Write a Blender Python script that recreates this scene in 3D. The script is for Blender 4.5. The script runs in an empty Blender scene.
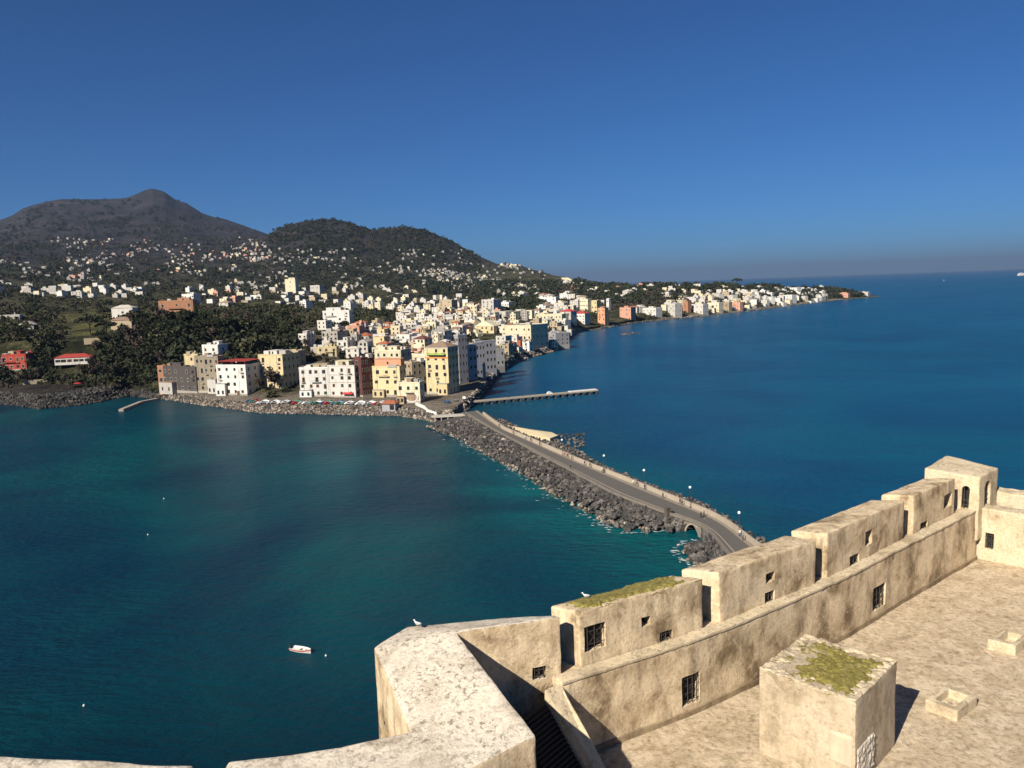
import bpy, bmesh, math, random
import numpy as np
from mathutils import Vector, Matrix, noise as mnoise
random.seed(7)
rng = np.random.default_rng(7)
SC = bpy.context.scene
COL = SC.collection
R = math.radians

# ------------------------------------------------------------------ camera, sky, sun, exposure
H = 62.0
F = 790.0
PITCH, ROLL = R(7.05), R(2.05)
fwd = np.array([0, math.cos(PITCH), -math.sin(PITCH)])
_r0 = np.array([1.0, 0, 0]); _u0 = np.cross(_r0, fwd)
rgt = _r0 * math.cos(ROLL) - _u0 * math.sin(ROLL)
upv = _u0 * math.cos(ROLL) + _r0 * math.sin(ROLL)
cam = bpy.data.cameras.new('camera')
cam.sensor_width = 36; cam.lens = F / 1024 * 36
cam.clip_start = 0.5; cam.clip_end = 200000
co = bpy.data.objects.new('camera', cam); COL.objects.link(co)
co.matrix_world = Matrix(((rgt[0], upv[0], -fwd[0], 0), (rgt[1], upv[1], -fwd[1], 0), (rgt[2], upv[2], -fwd[2], H), (0, 0, 0, 1)))
SC.camera = co

SUN_EL, SUN_AZ = R(35.0), R(217.4)          # azimuth clockwise from +Y
w = bpy.data.worlds.new('World'); SC.world = w; w.use_nodes = True
nt = w.node_tree; nt.nodes.clear()
sky = nt.nodes.new('ShaderNodeTexSky'); sky.sky_type = 'NISHITA'; sky.sun_disc = False
sky.sun_elevation = SUN_EL; sky.sun_rotation = SUN_AZ
sky.altitude = 2500; sky.air_density = 1.0; sky.dust_density = 0.7; sky.ozone_density = 4.0
bg = nt.nodes.new('ShaderNodeBackground'); bg.inputs[1].default_value = 0.05
wo = nt.nodes.new('ShaderNodeOutputWorld')
tint = nt.nodes.new('ShaderNodeMix'); tint.data_type = 'RGBA'; tint.blend_type = 'MULTIPLY'; tint.inputs[0].default_value = 1; tint.inputs[7].default_value = (0.25, 0.565, 0.90, 1)
nt.links.new(sky.outputs[0], tint.inputs[6]); nt.links.new(tint.outputs[2], bg.inputs[0]); nt.links.new(bg.outputs[0], wo.inputs[0])
sl = bpy.data.lights.new('sun', 'SUN'); sl.energy = 5.0; sl.angle = R(0.53); sl.color = (1.0, 0.90, 0.755)
so = bpy.data.objects.new('sun', sl); COL.objects.link(so)
sdir = Vector((math.sin(SUN_AZ) * math.cos(SUN_EL), math.cos(SUN_AZ) * math.cos(SUN_EL), math.sin(SUN_EL)))
so.rotation_euler = (-sdir).to_track_quat('-Z', 'Y').to_euler()
so.location = (-60, -80, 150)
vs = SC.view_settings
vs.view_transform = 'Standard'; vs.look = 'None'; vs.gamma = 1; vs.use_curve_mapping = False
vs.exposure = 0.7
SC.cycles.max_bounces = 5; SC.cycles.diffuse_bounces = 1; SC.cycles.glossy_bounces = 2
SC.cycles.transmission_bounces = 2; SC.cycles.volume_bounces = 0
SC.cycles.caustics_reflective = False; SC.cycles.caustics_refractive = False

# ------------------------------------------------------------------ helpers
def ray(u, v):
    return fwd + rgt * ((u - 512) / F) - upv * ((v - 384) / F)
def at(u, v, z):
    d = ray(u, v); t = (z - H) / d[2]
    return np.array([0, 0, H]) + d * t
def elev(u, v):
    d = ray(u, v); return d[2] / math.hypot(d[0], d[1])
def azim(u, v=290):
    d = ray(u, v); return math.atan2(d[0], d[1])

def tag(o, label=None, cat=None, group=None, kind=None):
    if label: o['label'] = label
    if cat: o['category'] = cat
    if group: o['group'] = group
    if kind: o['kind'] = kind
    return o
def link(name, data, parent=None, loc=None, rz=0.0):
    o = bpy.data.objects.new(name, data); COL.objects.link(o)
    if parent is not None: o.parent = parent
    if loc is not None: o.location = loc
    if rz: o.rotation_euler = (0, 0, rz)
    return o
def empty(name, loc, rz=0.0):
    return link(name, None, None, loc, rz)
def mesh_np(name, verts, faces, mats, midx=None, smooth=False):
    me = bpy.data.meshes.new(name)
    me.from_pydata([tuple(v) for v in verts], [], [tuple(f) for f in faces])
    for m in (mats if isinstance(mats, (list, tuple)) else [mats]): me.materials.append(m)
    if midx is not None: me.polygons.foreach_set('material_index', np.array(midx, dtype=np.int32))
    if smooth: me.polygons.foreach_set('use_smooth', np.ones(len(me.polygons), dtype=bool))
    me.update()
    return me
class MB:
    """collects shapes for ONE mesh"""
    def __init__(s): s.v = []; s.f = []; s.m = []
    def add(s, vs, fs, m=0):
        o = len(s.v); s.v += [tuple(v) for v in vs]; s.f += [tuple(i + o for i in f) for f in fs]; s.m += [m] * len(fs); return s
    def box(s, x0, x1, y0, y1, z0, z1, m=0, top=None):
        t = top or (x0, x1, y0, y1)
        vs = [(x0, y0, z0), (x1, y0, z0), (x1, y1, z0), (x0, y1, z0), (t[0], t[2], z1), (t[1], t[2], z1), (t[1], t[3], z1), (t[0], t[3], z1)]
        return s.add(vs, [(0, 3, 2, 1), (4, 5, 6, 7), (0, 1, 5, 4), (1, 2, 6, 5), (2, 3, 7, 6), (3, 0, 4, 7)], m)
    def tube(s, p, q, r, n=6, m=0, r2=None):
        p = Vector(p); q = Vector(q); d = (q - p).normalized(); r2 = r if r2 is None else r2
        a = d.orthogonal().normalized(); b = d.cross(a)
        vs = [p + (a * math.cos(2 * math.pi * i / n) + b * math.sin(2 * math.pi * i / n)) * r for i in range(n)]
        vs += [q + (a * math.cos(2 * math.pi * i / n) + b * math.sin(2 * math.pi * i / n)) * r2 for i in range(n)]
        fs = [(i, (i + 1) % n, n + (i + 1) % n, n + i) for i in range(n)] + [tuple(range(n))[::-1], tuple(range(n, 2 * n))]
        return s.add(vs, fs, m)
    def ball(s, c, rx, ry=None, rz=None, m=0, nu=8, nv=5):
        ry = ry or rx; rz = rz or rx; vs = [(c[0], c[1], c[2] - rz)]
        for j in range(1, nv):
            a = -math.pi / 2 + math.pi * j / nv
            for i in range(nu):
                b = 2 * math.pi * i / nu
                vs.append((c[0] + rx * math.cos(a) * math.cos(b), c[1] + ry * math.cos(a) * math.sin(b), c[2] + rz * math.sin(a)))
        vs.append((c[0], c[1], c[2] + rz)); fs = []
        for i in range(nu): fs.append((0, 1 + (i + 1) % nu, 1 + i))
        for j in range(nv - 2):
            for i in range(nu):
                a = 1 + j * nu + i; b = 1 + j * nu + (i + 1) % nu; fs.append((a, b, b + nu, a + nu))
        L = len(vs) - 1
        for i in range(nu): fs.append((L, L - nu + i, L - nu + (i + 1) % nu))
        return s.add(vs, fs, m)
    def mesh(s, name, mats, smooth=False): return mesh_np(name, s.v, s.f, mats, s.m, smooth)
    def build(s, name, mats, parent=None, loc=None, rz=0.0, smooth=False):
        return link(name, s.mesh(name, mats, smooth), parent, loc, rz)

# ------------------------------------------------------------------ materials
def new_mat(name):
    m = bpy.data.materials.new(name); m.use_nodes = True
    n = m.node_tree; p = n.nodes['Principled BSDF']
    return m, n, p, n.links.new
def node(n, t, **kw):
    x = n.nodes.new(t)
    for k, v in kw.items():
        if k.startswith('i_'): x.inputs[k[2:].replace('_', ' ')].default_value = v
        else: setattr(x, k, v)
    return x
def ramp(n, stops):
    r = n.nodes.new('ShaderNodeValToRGB'); e = r.color_ramp.elements
    while len(e) < len(stops): e.new(0.5)
    for k, (p, c) in enumerate(stops):
        e[k].position = p; e[k].color = (*c, 1) if len(c) == 3 else c
    return r
def rgb(c): return (c[0], c[1], c[2], 1)
def mixrgb(n, L, fac, a, b, mode='MIX'):
    x = n.nodes.new('ShaderNodeMix'); x.data_type = 'RGBA'; x.blend_type = mode
    def put(sock, v):
        if hasattr(v, 'links') or isinstance(v, bpy.types.NodeSocket): L(v, sock)
        elif isinstance(v, (int, float)): sock.default_value = v
        else: sock.default_value = rgb(v)
    put(x.inputs[0], fac); put(x.inputs[6], a); put(x.inputs[7], b)
    return x.outputs[2]
def noise_tex(n, L, vec, scale, detail=6, rough=0.6, dist=0.0):
    t = n.nodes.new('ShaderNodeTexNoise'); t.inputs['Scale'].default_value = scale
    t.inputs['Detail'].default_value = detail; t.inputs['Roughness'].default_value = rough; t.inputs['Distortion'].default_value = dist
    if vec is not None: L(vec, t.inputs['Vector'])
    return t.outputs['Fac']
def world_pos(n): return n.nodes.new('ShaderNodeNewGeometry').outputs['Position']
def obj_pos(n): return n.nodes.new('ShaderNodeTexCoord').outputs['Object']
def bump(n, L, p, h, strength, dist):
    b = n.nodes.new('ShaderNodeBump'); b.inputs['Strength'].default_value = strength; b.inputs['Distance'].default_value = dist
    L(h, b.inputs['Height']); L(b.outputs[0], p.inputs['Normal']); return b
def paint(name, c, rough=0.85, var=0.25, sc=0.35, dirt=(0.2, 0.17, 0.13)):
    """weathered plaster or paint: mottled, a little random per building"""
    m, n, p, L = new_mat(name)
    g = world_pos(n)
    a = noise_tex(n, L, g, sc, 6, 0.7); b = noise_tex(n, L, g, sc * 7, 4, 0.6)
    r = ramp(n, [(0.35, (0, 0, 0)), (0.75, (1, 1, 1))]); L(a, r.inputs[0])
    s = n.nodes.new('ShaderNodeMath'); s.operation = 'MULTIPLY'; s.inputs[1].default_value = var; L(r.outputs[0], s.inputs[0])
    x = mixrgb(n, L, s.outputs[0], c, tuple(0.55 * c[i] + 0.3 * dirt[i] for i in range(3)))
    s2 = n.nodes.new('ShaderNodeMath'); s2.operation = 'MULTIPLY'; s2.inputs[1].default_value = var * 0.8; L(b, s2.inputs[0])
    x = mixrgb(n, L, s2.outputs[0], x, tuple(0.6 * k for k in c))
    mp = n.nodes.new('ShaderNodeMapping'); mp.inputs['Scale'].default_value = (0.9, 0.9, 0.12); L(g, mp.inputs[0])
    stn = noise_tex(n, L, mp.outputs[0], 1.0, 5, 0.7); rst = ramp(n, [(0.5, (0, 0, 0)), (0.72, (1, 1, 1))]); L(stn, rst.inputs[0])
    s3 = n.nodes.new('ShaderNodeMath'); s3.operation = 'MULTIPLY'; s3.inputs[1].default_value = var * 1.3; L(rst.outputs[0], s3.inputs[0])
    x = mixrgb(n, L, s3.outputs[0], x, tuple(0.45 * c[i] + 0.12 * dirt[i] for i in range(3)))
    hs = n.nodes.new('ShaderNodeHueSaturation'); L(x, hs.inputs['Color'])
    oi = n.nodes.new('ShaderNodeObjectInfo')
    mr = n.nodes.new('ShaderNodeMapRange'); mr.inputs[3].default_value = 0.8; mr.inputs[4].default_value = 1.06; L(oi.outputs['Random'], mr.inputs[0]); L(mr.outputs[0], hs.inputs['Value'])
    L(hs.outputs[0], p.inputs['Base Color']); p.inputs['Roughness'].default_value = rough
    p.inputs['Specular IOR Level'].default_value = 0.2
    return m
def plain(name, c, rough=0.6, metal=0.0):
    m, n, p, L = new_mat(name)
    a = noise_tex(n, L, obj_pos(n), 3.0, 4)
    L(mixrgb(n, L, a, tuple(k * 0.85 for k in c), tuple(min(1, k * 1.12) for k in c)), p.inputs['Base Color'])
    p.inputs['Roughness'].default_value = rough; p.inputs['Metallic'].default_value = metal
    return m
def masonry_mat(name, light, mid, dark, streak=1.0, scale=1.0, bumpd=0.03):
    """old lime plaster: cloudy patches, rain streaks running down, pits"""
    m, n, p, L = new_mat(name)
    g = world_pos(n)
    a = noise_tex(n, L, g, 0.75 * scale, 9, 0.66, 0.3)
    r = ramp(n, [(0.36, dark), (0.47, mid), (0.58, light)]); L(a, r.inputs[0])
    mp = n.nodes.new('ShaderNodeMapping'); mp.inputs['Scale'].default_value = (2.0, 2.0, 0.55); L(g, mp.inputs[0])
    st = noise_tex(n, L, mp.outputs[0], 1.0, 5, 0.65)
    geo = n.nodes.new('ShaderNodeNewGeometry'); sx = n.nodes.new('ShaderNodeSeparateXYZ'); L(geo.outputs['Normal'], sx.inputs[0])
    vert = node(n, 'ShaderNodeMapRange'); vert.inputs[1].default_value = 0.35; vert.inputs[2].default_value = 0.7; vert.inputs[3].default_value = 1; vert.inputs[4].default_value = 0
    ab = n.nodes.new('ShaderNodeMath'); ab.operation = 'ABSOLUTE'; L(sx.outputs[2], ab.inputs[0]); L(ab.outputs[0], vert.inputs[0])
    rs = ramp(n, [(0.48, (0, 0, 0)), (0.68, (1, 1, 1))]); L(st, rs.inputs[0])
    fm = n.nodes.new('ShaderNodeMath'); fm.operation = 'MULTIPLY'; L(rs.outputs[0], fm.inputs[0]); L(vert.outputs[0], fm.inputs[1])
    fm2 = n.nodes.new('ShaderNodeMath'); fm2.operation = 'MULTIPLY'; L(fm.outputs[0], fm2.inputs[0]); fm2.inputs[1].default_value = 0.5 * streak
    c = mixrgb(n, L, fm2.outputs[0], r.outputs[0], tuple(0.62 * k for k in dark))
    fine = noise_tex(n, L, g, 9.0 * scale, 8, 0.75)
    rf = ramp(n, [(0.34, (0.58, 0.55, 0.52)), (0.46, (0.96, 0.95, 0.94)), (0.56, (1.03, 1.03, 1.02)), (0.7, (1.14, 1.12, 1.1))]); L(fine, rf.inputs[0])
    c = mixrgb(n, L, 0.85, c, rf.outputs[0], 'MULTIPLY')
    # lichen and grime speckle on level tops
    sp = noise_tex(n, L, g, 6.5, 7, 0.72); rsp = ramp(n, [(0.525, (0, 0, 0)), (0.585, (1, 1, 1))]); L(sp, rsp.inputs[0])
    big = noise_tex(n, L, g, 0.8, 4, 0.6); rb = ramp(n, [(0.36, (0.1, 0.1, 0.1)), (0.55, (1, 1, 1))]); L(big, rb.inputs[0])
    hz = n.nodes.new('ShaderNodeMath'); hz.operation = 'SUBTRACT'; hz.inputs[0].default_value = 1.0; L(vert.outputs[0], hz.inputs[1])
    k1 = n.nodes.new('ShaderNodeMath'); k1.operation = 'MULTIPLY'; L(rsp.outputs[0], k1.inputs[0]); L(rb.outputs[0], k1.inputs[1])
    k2 = n.nodes.new('ShaderNodeMath'); k2.operation = 'MULTIPLY'; L(k1.outputs[0], k2.inputs[0]); L(hz.outputs[0], k2.inputs[1])
    k3 = n.nodes.new('ShaderNodeMath'); k3.operation = 'MULTIPLY'; L(k2.outputs[0], k3.inputs[0]); k3.inputs[1].default_value = 0.75
    c = mixrgb(n, L, k3.outputs[0], c, (0.17, 0.14, 0.105))
    pe = noise_tex(n, L, g, 1.15 * scale, 9, 0.72, 0.6); rpe = ramp(n, [(0.555, (0, 0, 0)), (0.575, (1, 1, 1))]); L(pe, rpe.inputs[0])
    kp = n.nodes.new('ShaderNodeMath'); kp.operation = 'MULTIPLY'; L(rpe.outputs[0], kp.inputs[0]); kp.inputs[1].default_value = 0.38
    c = mixrgb(n, L, kp.outputs[0], c, tuple(min(0.85, 1.1 * k) for k in light))
    L(c, p.inputs['Base Color']); p.inputs['Roughness'].default_value = 0.92; p.inputs['Specular IOR Level'].default_value = 0.15
    hsum = n.nodes.new('ShaderNodeMath'); hsum.operation = 'ADD'; L(fine, hsum.inputs[0]); L(a, hsum.inputs[1])
    h2 = n.nodes.new('ShaderNodeMath'); h2.operation = 'MULTIPLY_ADD'; L(rpe.outputs[0], h2.inputs[0]); h2.inputs[1].default_value = -0.18; L(hsum.outputs[0], h2.inputs[2])
    bump(n, L, p, h2.outputs[0], 0.9, bumpd * 1.4)
    return m
def foliage(name, c1, c2, c3):
    m, n, p, L = new_mat(name)
    oi = n.nodes.new('ShaderNodeObjectInfo'); g = world_pos(n)
    a = noise_tex(n, L, g, 0.22, 4, 0.7)
    r = ramp(n, [(0.3, c1), (0.5, c2), (0.7, c3)]); L(a, r.inputs[0])
    hs = n.nodes.new('ShaderNodeHueSaturation'); L(r.outputs[0], hs.inputs['Color'])
    mr = n.nodes.new('ShaderNodeMapRange'); mr.inputs[3].default_value = 0.7; mr.inputs[4].default_value = 1.3; L(oi.outputs['Random'], mr.inputs[0]); L(mr.outputs[0], hs.inputs['Value'])
    L(hs.outputs[0], p.inputs['Base Color']); p.inputs['Roughness'].default_value = 0.8; p.inputs['Specular IOR Level'].default_value = 0.15
    return m

M = {}
M['bastion'] = masonry_mat('pale_limewash', (0.72, 0.655, 0.54), (0.66, 0.59, 0.48), (0.46, 0.395, 0.305), 0.7)
M['curtain'] = masonry_mat('ochre_plaster', (0.73, 0.595, 0.405), (0.55, 0.43, 0.275), (0.24, 0.175, 0.105), 1.15)
M['sunny'] = masonry_mat('yellow_plaster', (0.64, 0.54, 0.38), (0.58, 0.485, 0.33), (0.40, 0.32, 0.215), 0.6)
M['shaft'] = masonry_mat('shaft_plaster', (0.54, 0.45, 0.325), (0.49, 0.405, 0.285), (0.33, 0.26, 0.17), 0.95, 0.7)
M['iron'] = plain('rusty_iron', (0.045, 0.038, 0.034), 0.7)
M['void'] = plain('dark_interior', (0.012, 0.011, 0.011), 0.9)
M['glass'] = plain('window_glass', (0.014, 0.016, 0.018), 0.35)
M['trim'] = paint('stone_trim', (0.55, 0.48, 0.36))

def make_floor_mat():
    m, n, p, L = new_mat('terrace_paving')
    g = world_pos(n)
    a = noise_tex(n, L, g, 1.1, 12, 0.78, 0.8)
    r = ramp(n, [(0.30, (0.32, 0.24, 0.15)), (0.45, (0.47, 0.37, 0.245)), (0.58, (0.61, 0.50, 0.355))]); L(a, r.inputs[0])
    f = noise_tex(n, L, g, 5.0, 9, 0.75, 0.5); rf = ramp(n, [(0.36, (0.45, 0.42, 0.38)), (0.46, (0.92, 0.91, 0.9)), (0.54, (1.05, 1.05, 1.04)), (0.68, (1.3, 1.28, 1.24))]); L(f, rf.inputs[0])
    c = mixrgb(n, L, 0.9, r.outputs[0], rf.outputs[0], 'MULTIPLY')
    gm = noise_tex(n, L, g, 1.6, 6, 0.7); rg = ramp(n, [(0.56, (0, 0, 0)), (0.72, (0.55, 0.55, 0.55))]); L(gm, rg.inputs[0])
    c = mixrgb(n, L, rg.outputs[0], c, (0.17, 0.15, 0.075))
    L(c, p.inputs['Base Color']); p.inputs['Roughness'].default_value = 0.95
    bump(n, L, p, f, 1.0, 0.06)
    return m
M['floor'] = make_floor_mat()
def make_moss():
    m, n, p, L = new_mat('moss')
    g = world_pos(n)
    f = noise_tex(n, L, g, 6.0, 8, 0.75)
    r = ramp(n, [(0.3, (0.085, 0.07, 0.015)), (0.48, (0.20, 0.168, 0.032)), (0.68, (0.36, 0.31, 0.11))]); L(f, r.inputs[0])
    L(r.outputs[0], p.inputs['Base Color']); p.inputs['Roughness'].default_value = 1.0
    f2 = noise_tex(n, L, g, 22.0, 5, 0.7); bump(n, L, p, f2, 1.0, 0.04)
    return m
M['moss'] = make_moss()
for k, c in dict(white=(0.62, 0.60, 0.55), bright=(0.74, 0.73, 0.69), cream=(0.74, 0.66, 0.47), yellow=(0.66, 0.55, 0.32), pale=(0.72, 0.67, 0.47), ochre=(0.62, 0.43, 0.16),
                 pink=(0.66, 0.36, 0.26), salmon=(0.66, 0.34, 0.2), orange=(0.44, 0.22, 0.125), red=(0.42, 0.06, 0.04), grey=(0.42, 0.40, 0.37), tan=(0.46, 0.38, 0.26),
                 stone=(0.085, 0.074, 0.072), dulltan=(0.29, 0.25, 0.185), terracotta=(0.38, 0.13, 0.07), redroof=(0.42, 0.055, 0.045), brownroof=(0.30, 0.21, 0.15), greyroof=(0.40, 0.38, 0.35), paleroof=(0.60, 0.56, 0.49), maroon=(0.14, 0.055, 0.05), concrete=(0.42, 0.39, 0.34)).items():
    M[k] = paint(k + '_plaster', c, var=0.45)
M['far_white'] = paint('distance_dimmed_white', (0.38, 0.365, 0.34), var=0.6)  # distance dimming put into the white of the far houses
M['asphalt'] = paint('asphalt', (0.13, 0.122, 0.113), var=0.35)
M['pave'] = paint('quay_paving', (0.25, 0.22, 0.18))
M['kerbstone'] = paint('kerb_stone', (0.42, 0.36, 0.28))
M['leaf_dark'] = foliage('leaf_dark', (0.014, 0.019, 0.010), (0.027, 0.034, 0.017), (0.048, 0.053, 0.027))
M['leaf_olive'] = foliage('leaf_olive', (0.034, 0.038, 0.018), (0.068, 0.070, 0.034), (0.11, 0.105, 0.055))
M['leaf_brown'] = foliage('leaf_brown', (0.045, 0.036, 0.028), (0.078, 0.063, 0.048), (0.12, 0.095, 0.072))
M['bark'] = plain('bark', (0.07, 0.05, 0.035), 0.9)
def rock_mat(name, a, b, c):
    m, n, p, L = new_mat(name)
    oi = n.nodes.new('ShaderNodeObjectInfo'); g = world_pos(n)
    v = node(n, 'ShaderNodeTexVoronoi'); v.inputs['Scale'].default_value = 0.55; L(g, v.inputs['Vector'])
    s = n.nodes.new('ShaderNodeSeparateColor'); L(v.outputs['Color'], s.inputs[0])
    f = noise_tex(n, L, g, 1.6, 6, 0.7)
    ad = n.nodes.new('ShaderNodeMath'); ad.operation = 'MULTIPLY_ADD'; L(s.outputs[0], ad.inputs[0]); ad.inputs[1].default_value = 0.5; L(f, ad.inputs[2])
    r = ramp(n, [(0.4, a), (0.8, b), (1.0, c)]); L(ad.outputs[0], r.inputs[0])
    L(r.outputs[0], p.inputs['Base Color']); p.inputs['Roughness'].default_value = 0.9
    bump(n, L, p, f, 0.6, 0.15)
    return m
M['rock_dark'] = rock_mat('basalt', (0.022, 0.021, 0.020), (0.056, 0.052, 0.049), (0.145, 0.13, 0.118))
M['rock_pale'] = rock_mat('pale_rock', (0.08, 0.068, 0.055), (0.20, 0.165, 0.13), (0.44, 0.38, 0.31))
M['rock_black'] = rock_mat('dark_lava', (0.010, 0.010, 0.011), (0.026, 0.025, 0.024), (0.085, 0.078, 0.068))

# ------------------------------------------------------------------ terrain of the island (grid of bearings x distance)
def ucol(u, v):
    """bearing column (measured at mid height) of a point seen at (u, v)"""
    return u + (azim(u, v) - azim(u)) * F * (1 + ((u - 512) / F) ** 2)
def knot(rows):
    """rows of (u, d, val) ; val number = image height of the ground there, ('z', h) = height in metres"""
    u, d, z = [], [], []
    for r in rows:
        u.append(r[0] if isinstance(r[2], tuple) else ucol(r[0], r[2])); d.append(r[1])
        z.append(r[2][1] if isinstance(r[2], tuple) else H + r[1] * elev(r[0], r[2]))
    return u, d, z
Z = lambda h: ('z', h)
coast_u = [-260, -100, 0, 20, 40, 60, 80, 100, 112, 130, 160, 200, 260, 330, 400, 430, 452, 470, 480, 490, 500, 520, 550, 560, 566, 572, 580, 600, 640, 700, 760, 830, 880]
coast_v = [409, 407, 404, 406, 409, 407, 405, 402, 399, 396, 399, 405, 413, 414.5, 416, 421, 421, 408, 398, 386, 373, 361, 352.5, 349, 343, 336.5, 332.5, 329, 322.5, 317, 310, 301, 296.5]
cd = [H / -elev(u, v) for u, v in zip(coast_u, coast_v)]
coast_u = [ucol(u, v) for u, v in zip(coast_u, coast_v)]
def cdist(u): return float(np.interp(u, coast_u, cd))
K = []
K.append(([*coast_u], [d - 45 for d in cd], [-9] * len(cd)))
K.append(([*coast_u], cd, [-0.2] * len(cd)))
K.append(([*coast_u], [d + 9 for d in cd], [5.5, 5.5, 5.5, 6, 6, 6, 5, 4.5, 4.2, 3.8, 3.8, 3.8, 3.8, 3.8, 3.8, 4, 4.2, 4.2, 4, 4, 4, 4, 4, 3.5, 3, 2, 1.6, 1.6, 2.5, 3, 3, 3, 1.5]))
K.append(knot([(-260, 640, Z(10)), (0, 610, Z(10)), (60, 590, Z(9)), (110, 565, Z(7)), (160, 545, Z(5.5)), (200, 505, Z(5)), (260, 470, Z(4.6)), (330, 460, Z(4.6)), (400, 450, Z(5)), (440, 440, Z(5)), (475, 470, Z(6)), (500, 590, Z(6)), (530, 720, Z(6)),
              (560, 790, Z(6)), (572, 880, Z(5)), (600, 1105, Z(4)), (650, 1260, Z(6)), (700, 1400, Z(6)), (760, 1620, Z(6)), (830, 2080, Z(4)), (880, 2300, Z(1.5))]))
K.append(knot([(-260, 670, 345), (0, 660, 340), (60, 640, 343), (110, 610, 338), (160, 600, 322), (200, 610, 322), (260, 640, 329), (330, 620, 336), (400, 620, 342), (450, 630, 342), (475, 650, 342), (500, 730, 334), (530, 860, 325), (560, 960, 321),
              (572, 1050, 317), (600, 1250, 312.5), (650, 1400, 306), (700, 1500, 303), (760, 1700, 300), (830, 2120, Z(6)), (880, 2305, Z(1.5))]))
K.append(knot([(-260, 800, 330), (0, 800, 322), (60, 800, 325), (110, 760, 324), (160, 720, 315), (200, 740, 314), (260, 850, 314), (330, 850, 318), (400, 900, 322), (450, 900, 322), (475, 950, 320), (500, 1050, 314), (530, 1150, 310), (560, 1250, 308),
              (572, 1300, 306), (600, 1450, 302), (650, 1550, 298), (700, 1620, 296), (760, 1850, 293), (830, 2200, Z(15)), (880, 2320, Z(2))]))
K.append(knot([(-260, 1300, 306), (0, 1300, 299), (60, 1300, 300), (110, 1300, 301), (160, 1300, 302), (200, 1300, 303), (260, 1300, 301), (330, 1300, 304), (400, 1300, 306), (450, 1300, 307), (475, 1320, 306), (500, 1400, 302), (530, 1500, 300), (560, 1600, 298),
              (572, 1650, 296), (600, 1800, 290), (650, 1800, 287), (700, 1800, 286.5), (760, 2000, 288), (830, 2280, Z(22)), (880, 2330, Z(2))]))
K.append(knot([(-260, 1900, 294), (0, 1900, 286), (60, 1900, 287), (110, 1900, 288), (160, 1900, 289), (200, 1900, 289), (260, 1900, 290), (330, 1900, 292), (400, 1900, 294), (450, 1900, 296), (475, 1900, 296), (500, 1950, 294), (530, 2000, 292), (560, 2100, 289),
              (572, 2150, 287), (600, 2200, Z(50)), (650, 2100, Z(48)), (700, 2000, Z(42)), (760, 2150, Z(33)), (830, 2340, Z(22)), (880, 2335, Z(1.5))]))
K.append(knot([(-260, 2500, 280), (0, 2500, 272), (60, 2500, 271), (110, 2500, 272), (160, 2500, 274), (200, 2500, 275), (260, 2500, 277), (330, 2500, 279), (400, 2500, 282), (450, 2500, 285), (475, 2500, 286), (500, 2500, 283), (530, 2500, 281), (560, 2500, 283),
              (572, 2500, Z(72)), (600, 2600, Z(56)), (650, 2500, Z(42)), (700, 2300, Z(32)), (760, 2300, Z(24)), (830, 2400, Z(15)), (880, 2340, Z(0))]))
K.append(knot([(-260, 3200, 265), (0, 3200, 258), (60, 3200, 256), (110, 3200, 254), (160, 3200, 255), (200, 3200, 253), (230, 3200, 249), (250, 3200, 243), (265, 3200, 236), (275, 3200, 231), (285, 3200, 227), (300, 3200, 221.5), (315, 3200, 220), (330, 3200, 219.5),
              (350, 3200, 222.5), (365, 3200, 228.5), (375, 3200, 229.5), (385, 3200, 229), (395, 3200, 226.5), (405, 3200, 226), (418, 3200, 228.5), (430, 3200, 232), (455, 3200, 243), (480, 3200, 257), (497, 3150, 264.5), (510, 3100, 265), (518, 3050, 264.5), (535, 3000, 270),
              (548, 2900, 273.5), (560, 2800, 277.5), (572, 2750, 280), (600, 2800, Z(40)), (650, 2700, Z(10)), (700, 2500, Z(5)), (760, 2450, Z(5)), (830, 2440, Z(-2)), (880, 2345, Z(-3))]))
K.append(knot([(-260, 4400, 252), (0, 4300, 243), (60, 4300, 240), (110, 4300, 238), (160, 4300, 238), (200, 4300, 239), (230, 4300, 241), (265, 4300, 241), (300, 4300, 262), (400, 4300, 275), (500, 4000, Z(60)), (560, 3600, Z(10)), (600, 3300, Z(-8)), (650, 3000, Z(-8)), (700, 2700, Z(-8)), (760, 2600, Z(-8)), (830, 2500, Z(-8)), (880, 2360, Z(-8))]))
sky_u = [-260, -160, -60, 0, 12, 23, 44, 61, 85, 102, 126, 135, 143.6, 152, 164, 176, 187.5, 202, 214, 225.6, 243, 263.7, 275, 300, 330, 400, 450, 500, 560, 600, 880]
sky_v = [262, 245, 226, 221, 216.6, 209, 202.5, 199.5, 200, 199.3, 198, 194.6, 190.5, 188.5, 191.5, 200, 204, 213, 216.6, 218.5, 224.5, 232, 236, 246, 256, 270, 280, 288, 292, 290, 280]
K.append(knot([(u, 6300, v) if u < 520 else (u, float(np.interp(u, [560, 600, 650, 700, 760, 830, 880], [3900, 3500, 3200, 2900, 2800, 2650, 2400])), Z(-14)) for u, v in zip(sky_u, sky_v)]))
K.append(([-260, 500, 560, 880], [9500, 9500, 4600, 2500], [-20, -20, -20, -20]))
SUB = [4, 5, 8, 18, 16, 22, 22, 22, 24, 26, 26, 6]
AMP = [0.5, 0.0, 0.3, 0.4, 2.0, 2.2, 2.5, 6, 12, 10, 44, 8, 0]
US = np.arange(-260, 881, 1.6)
AZ = np.array([azim(u) for u in US])
KD = np.array([np.interp(US, k[0], k[1]) for k in K]); KZ = np.array([np.interp(US, k[0], k[2]) for k in K])
for i in range(1, len(K)): KD[i] = np.maximum(KD[i], KD[i - 1] + 1.0)
TD, TZ, TA = [], [], []
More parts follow.
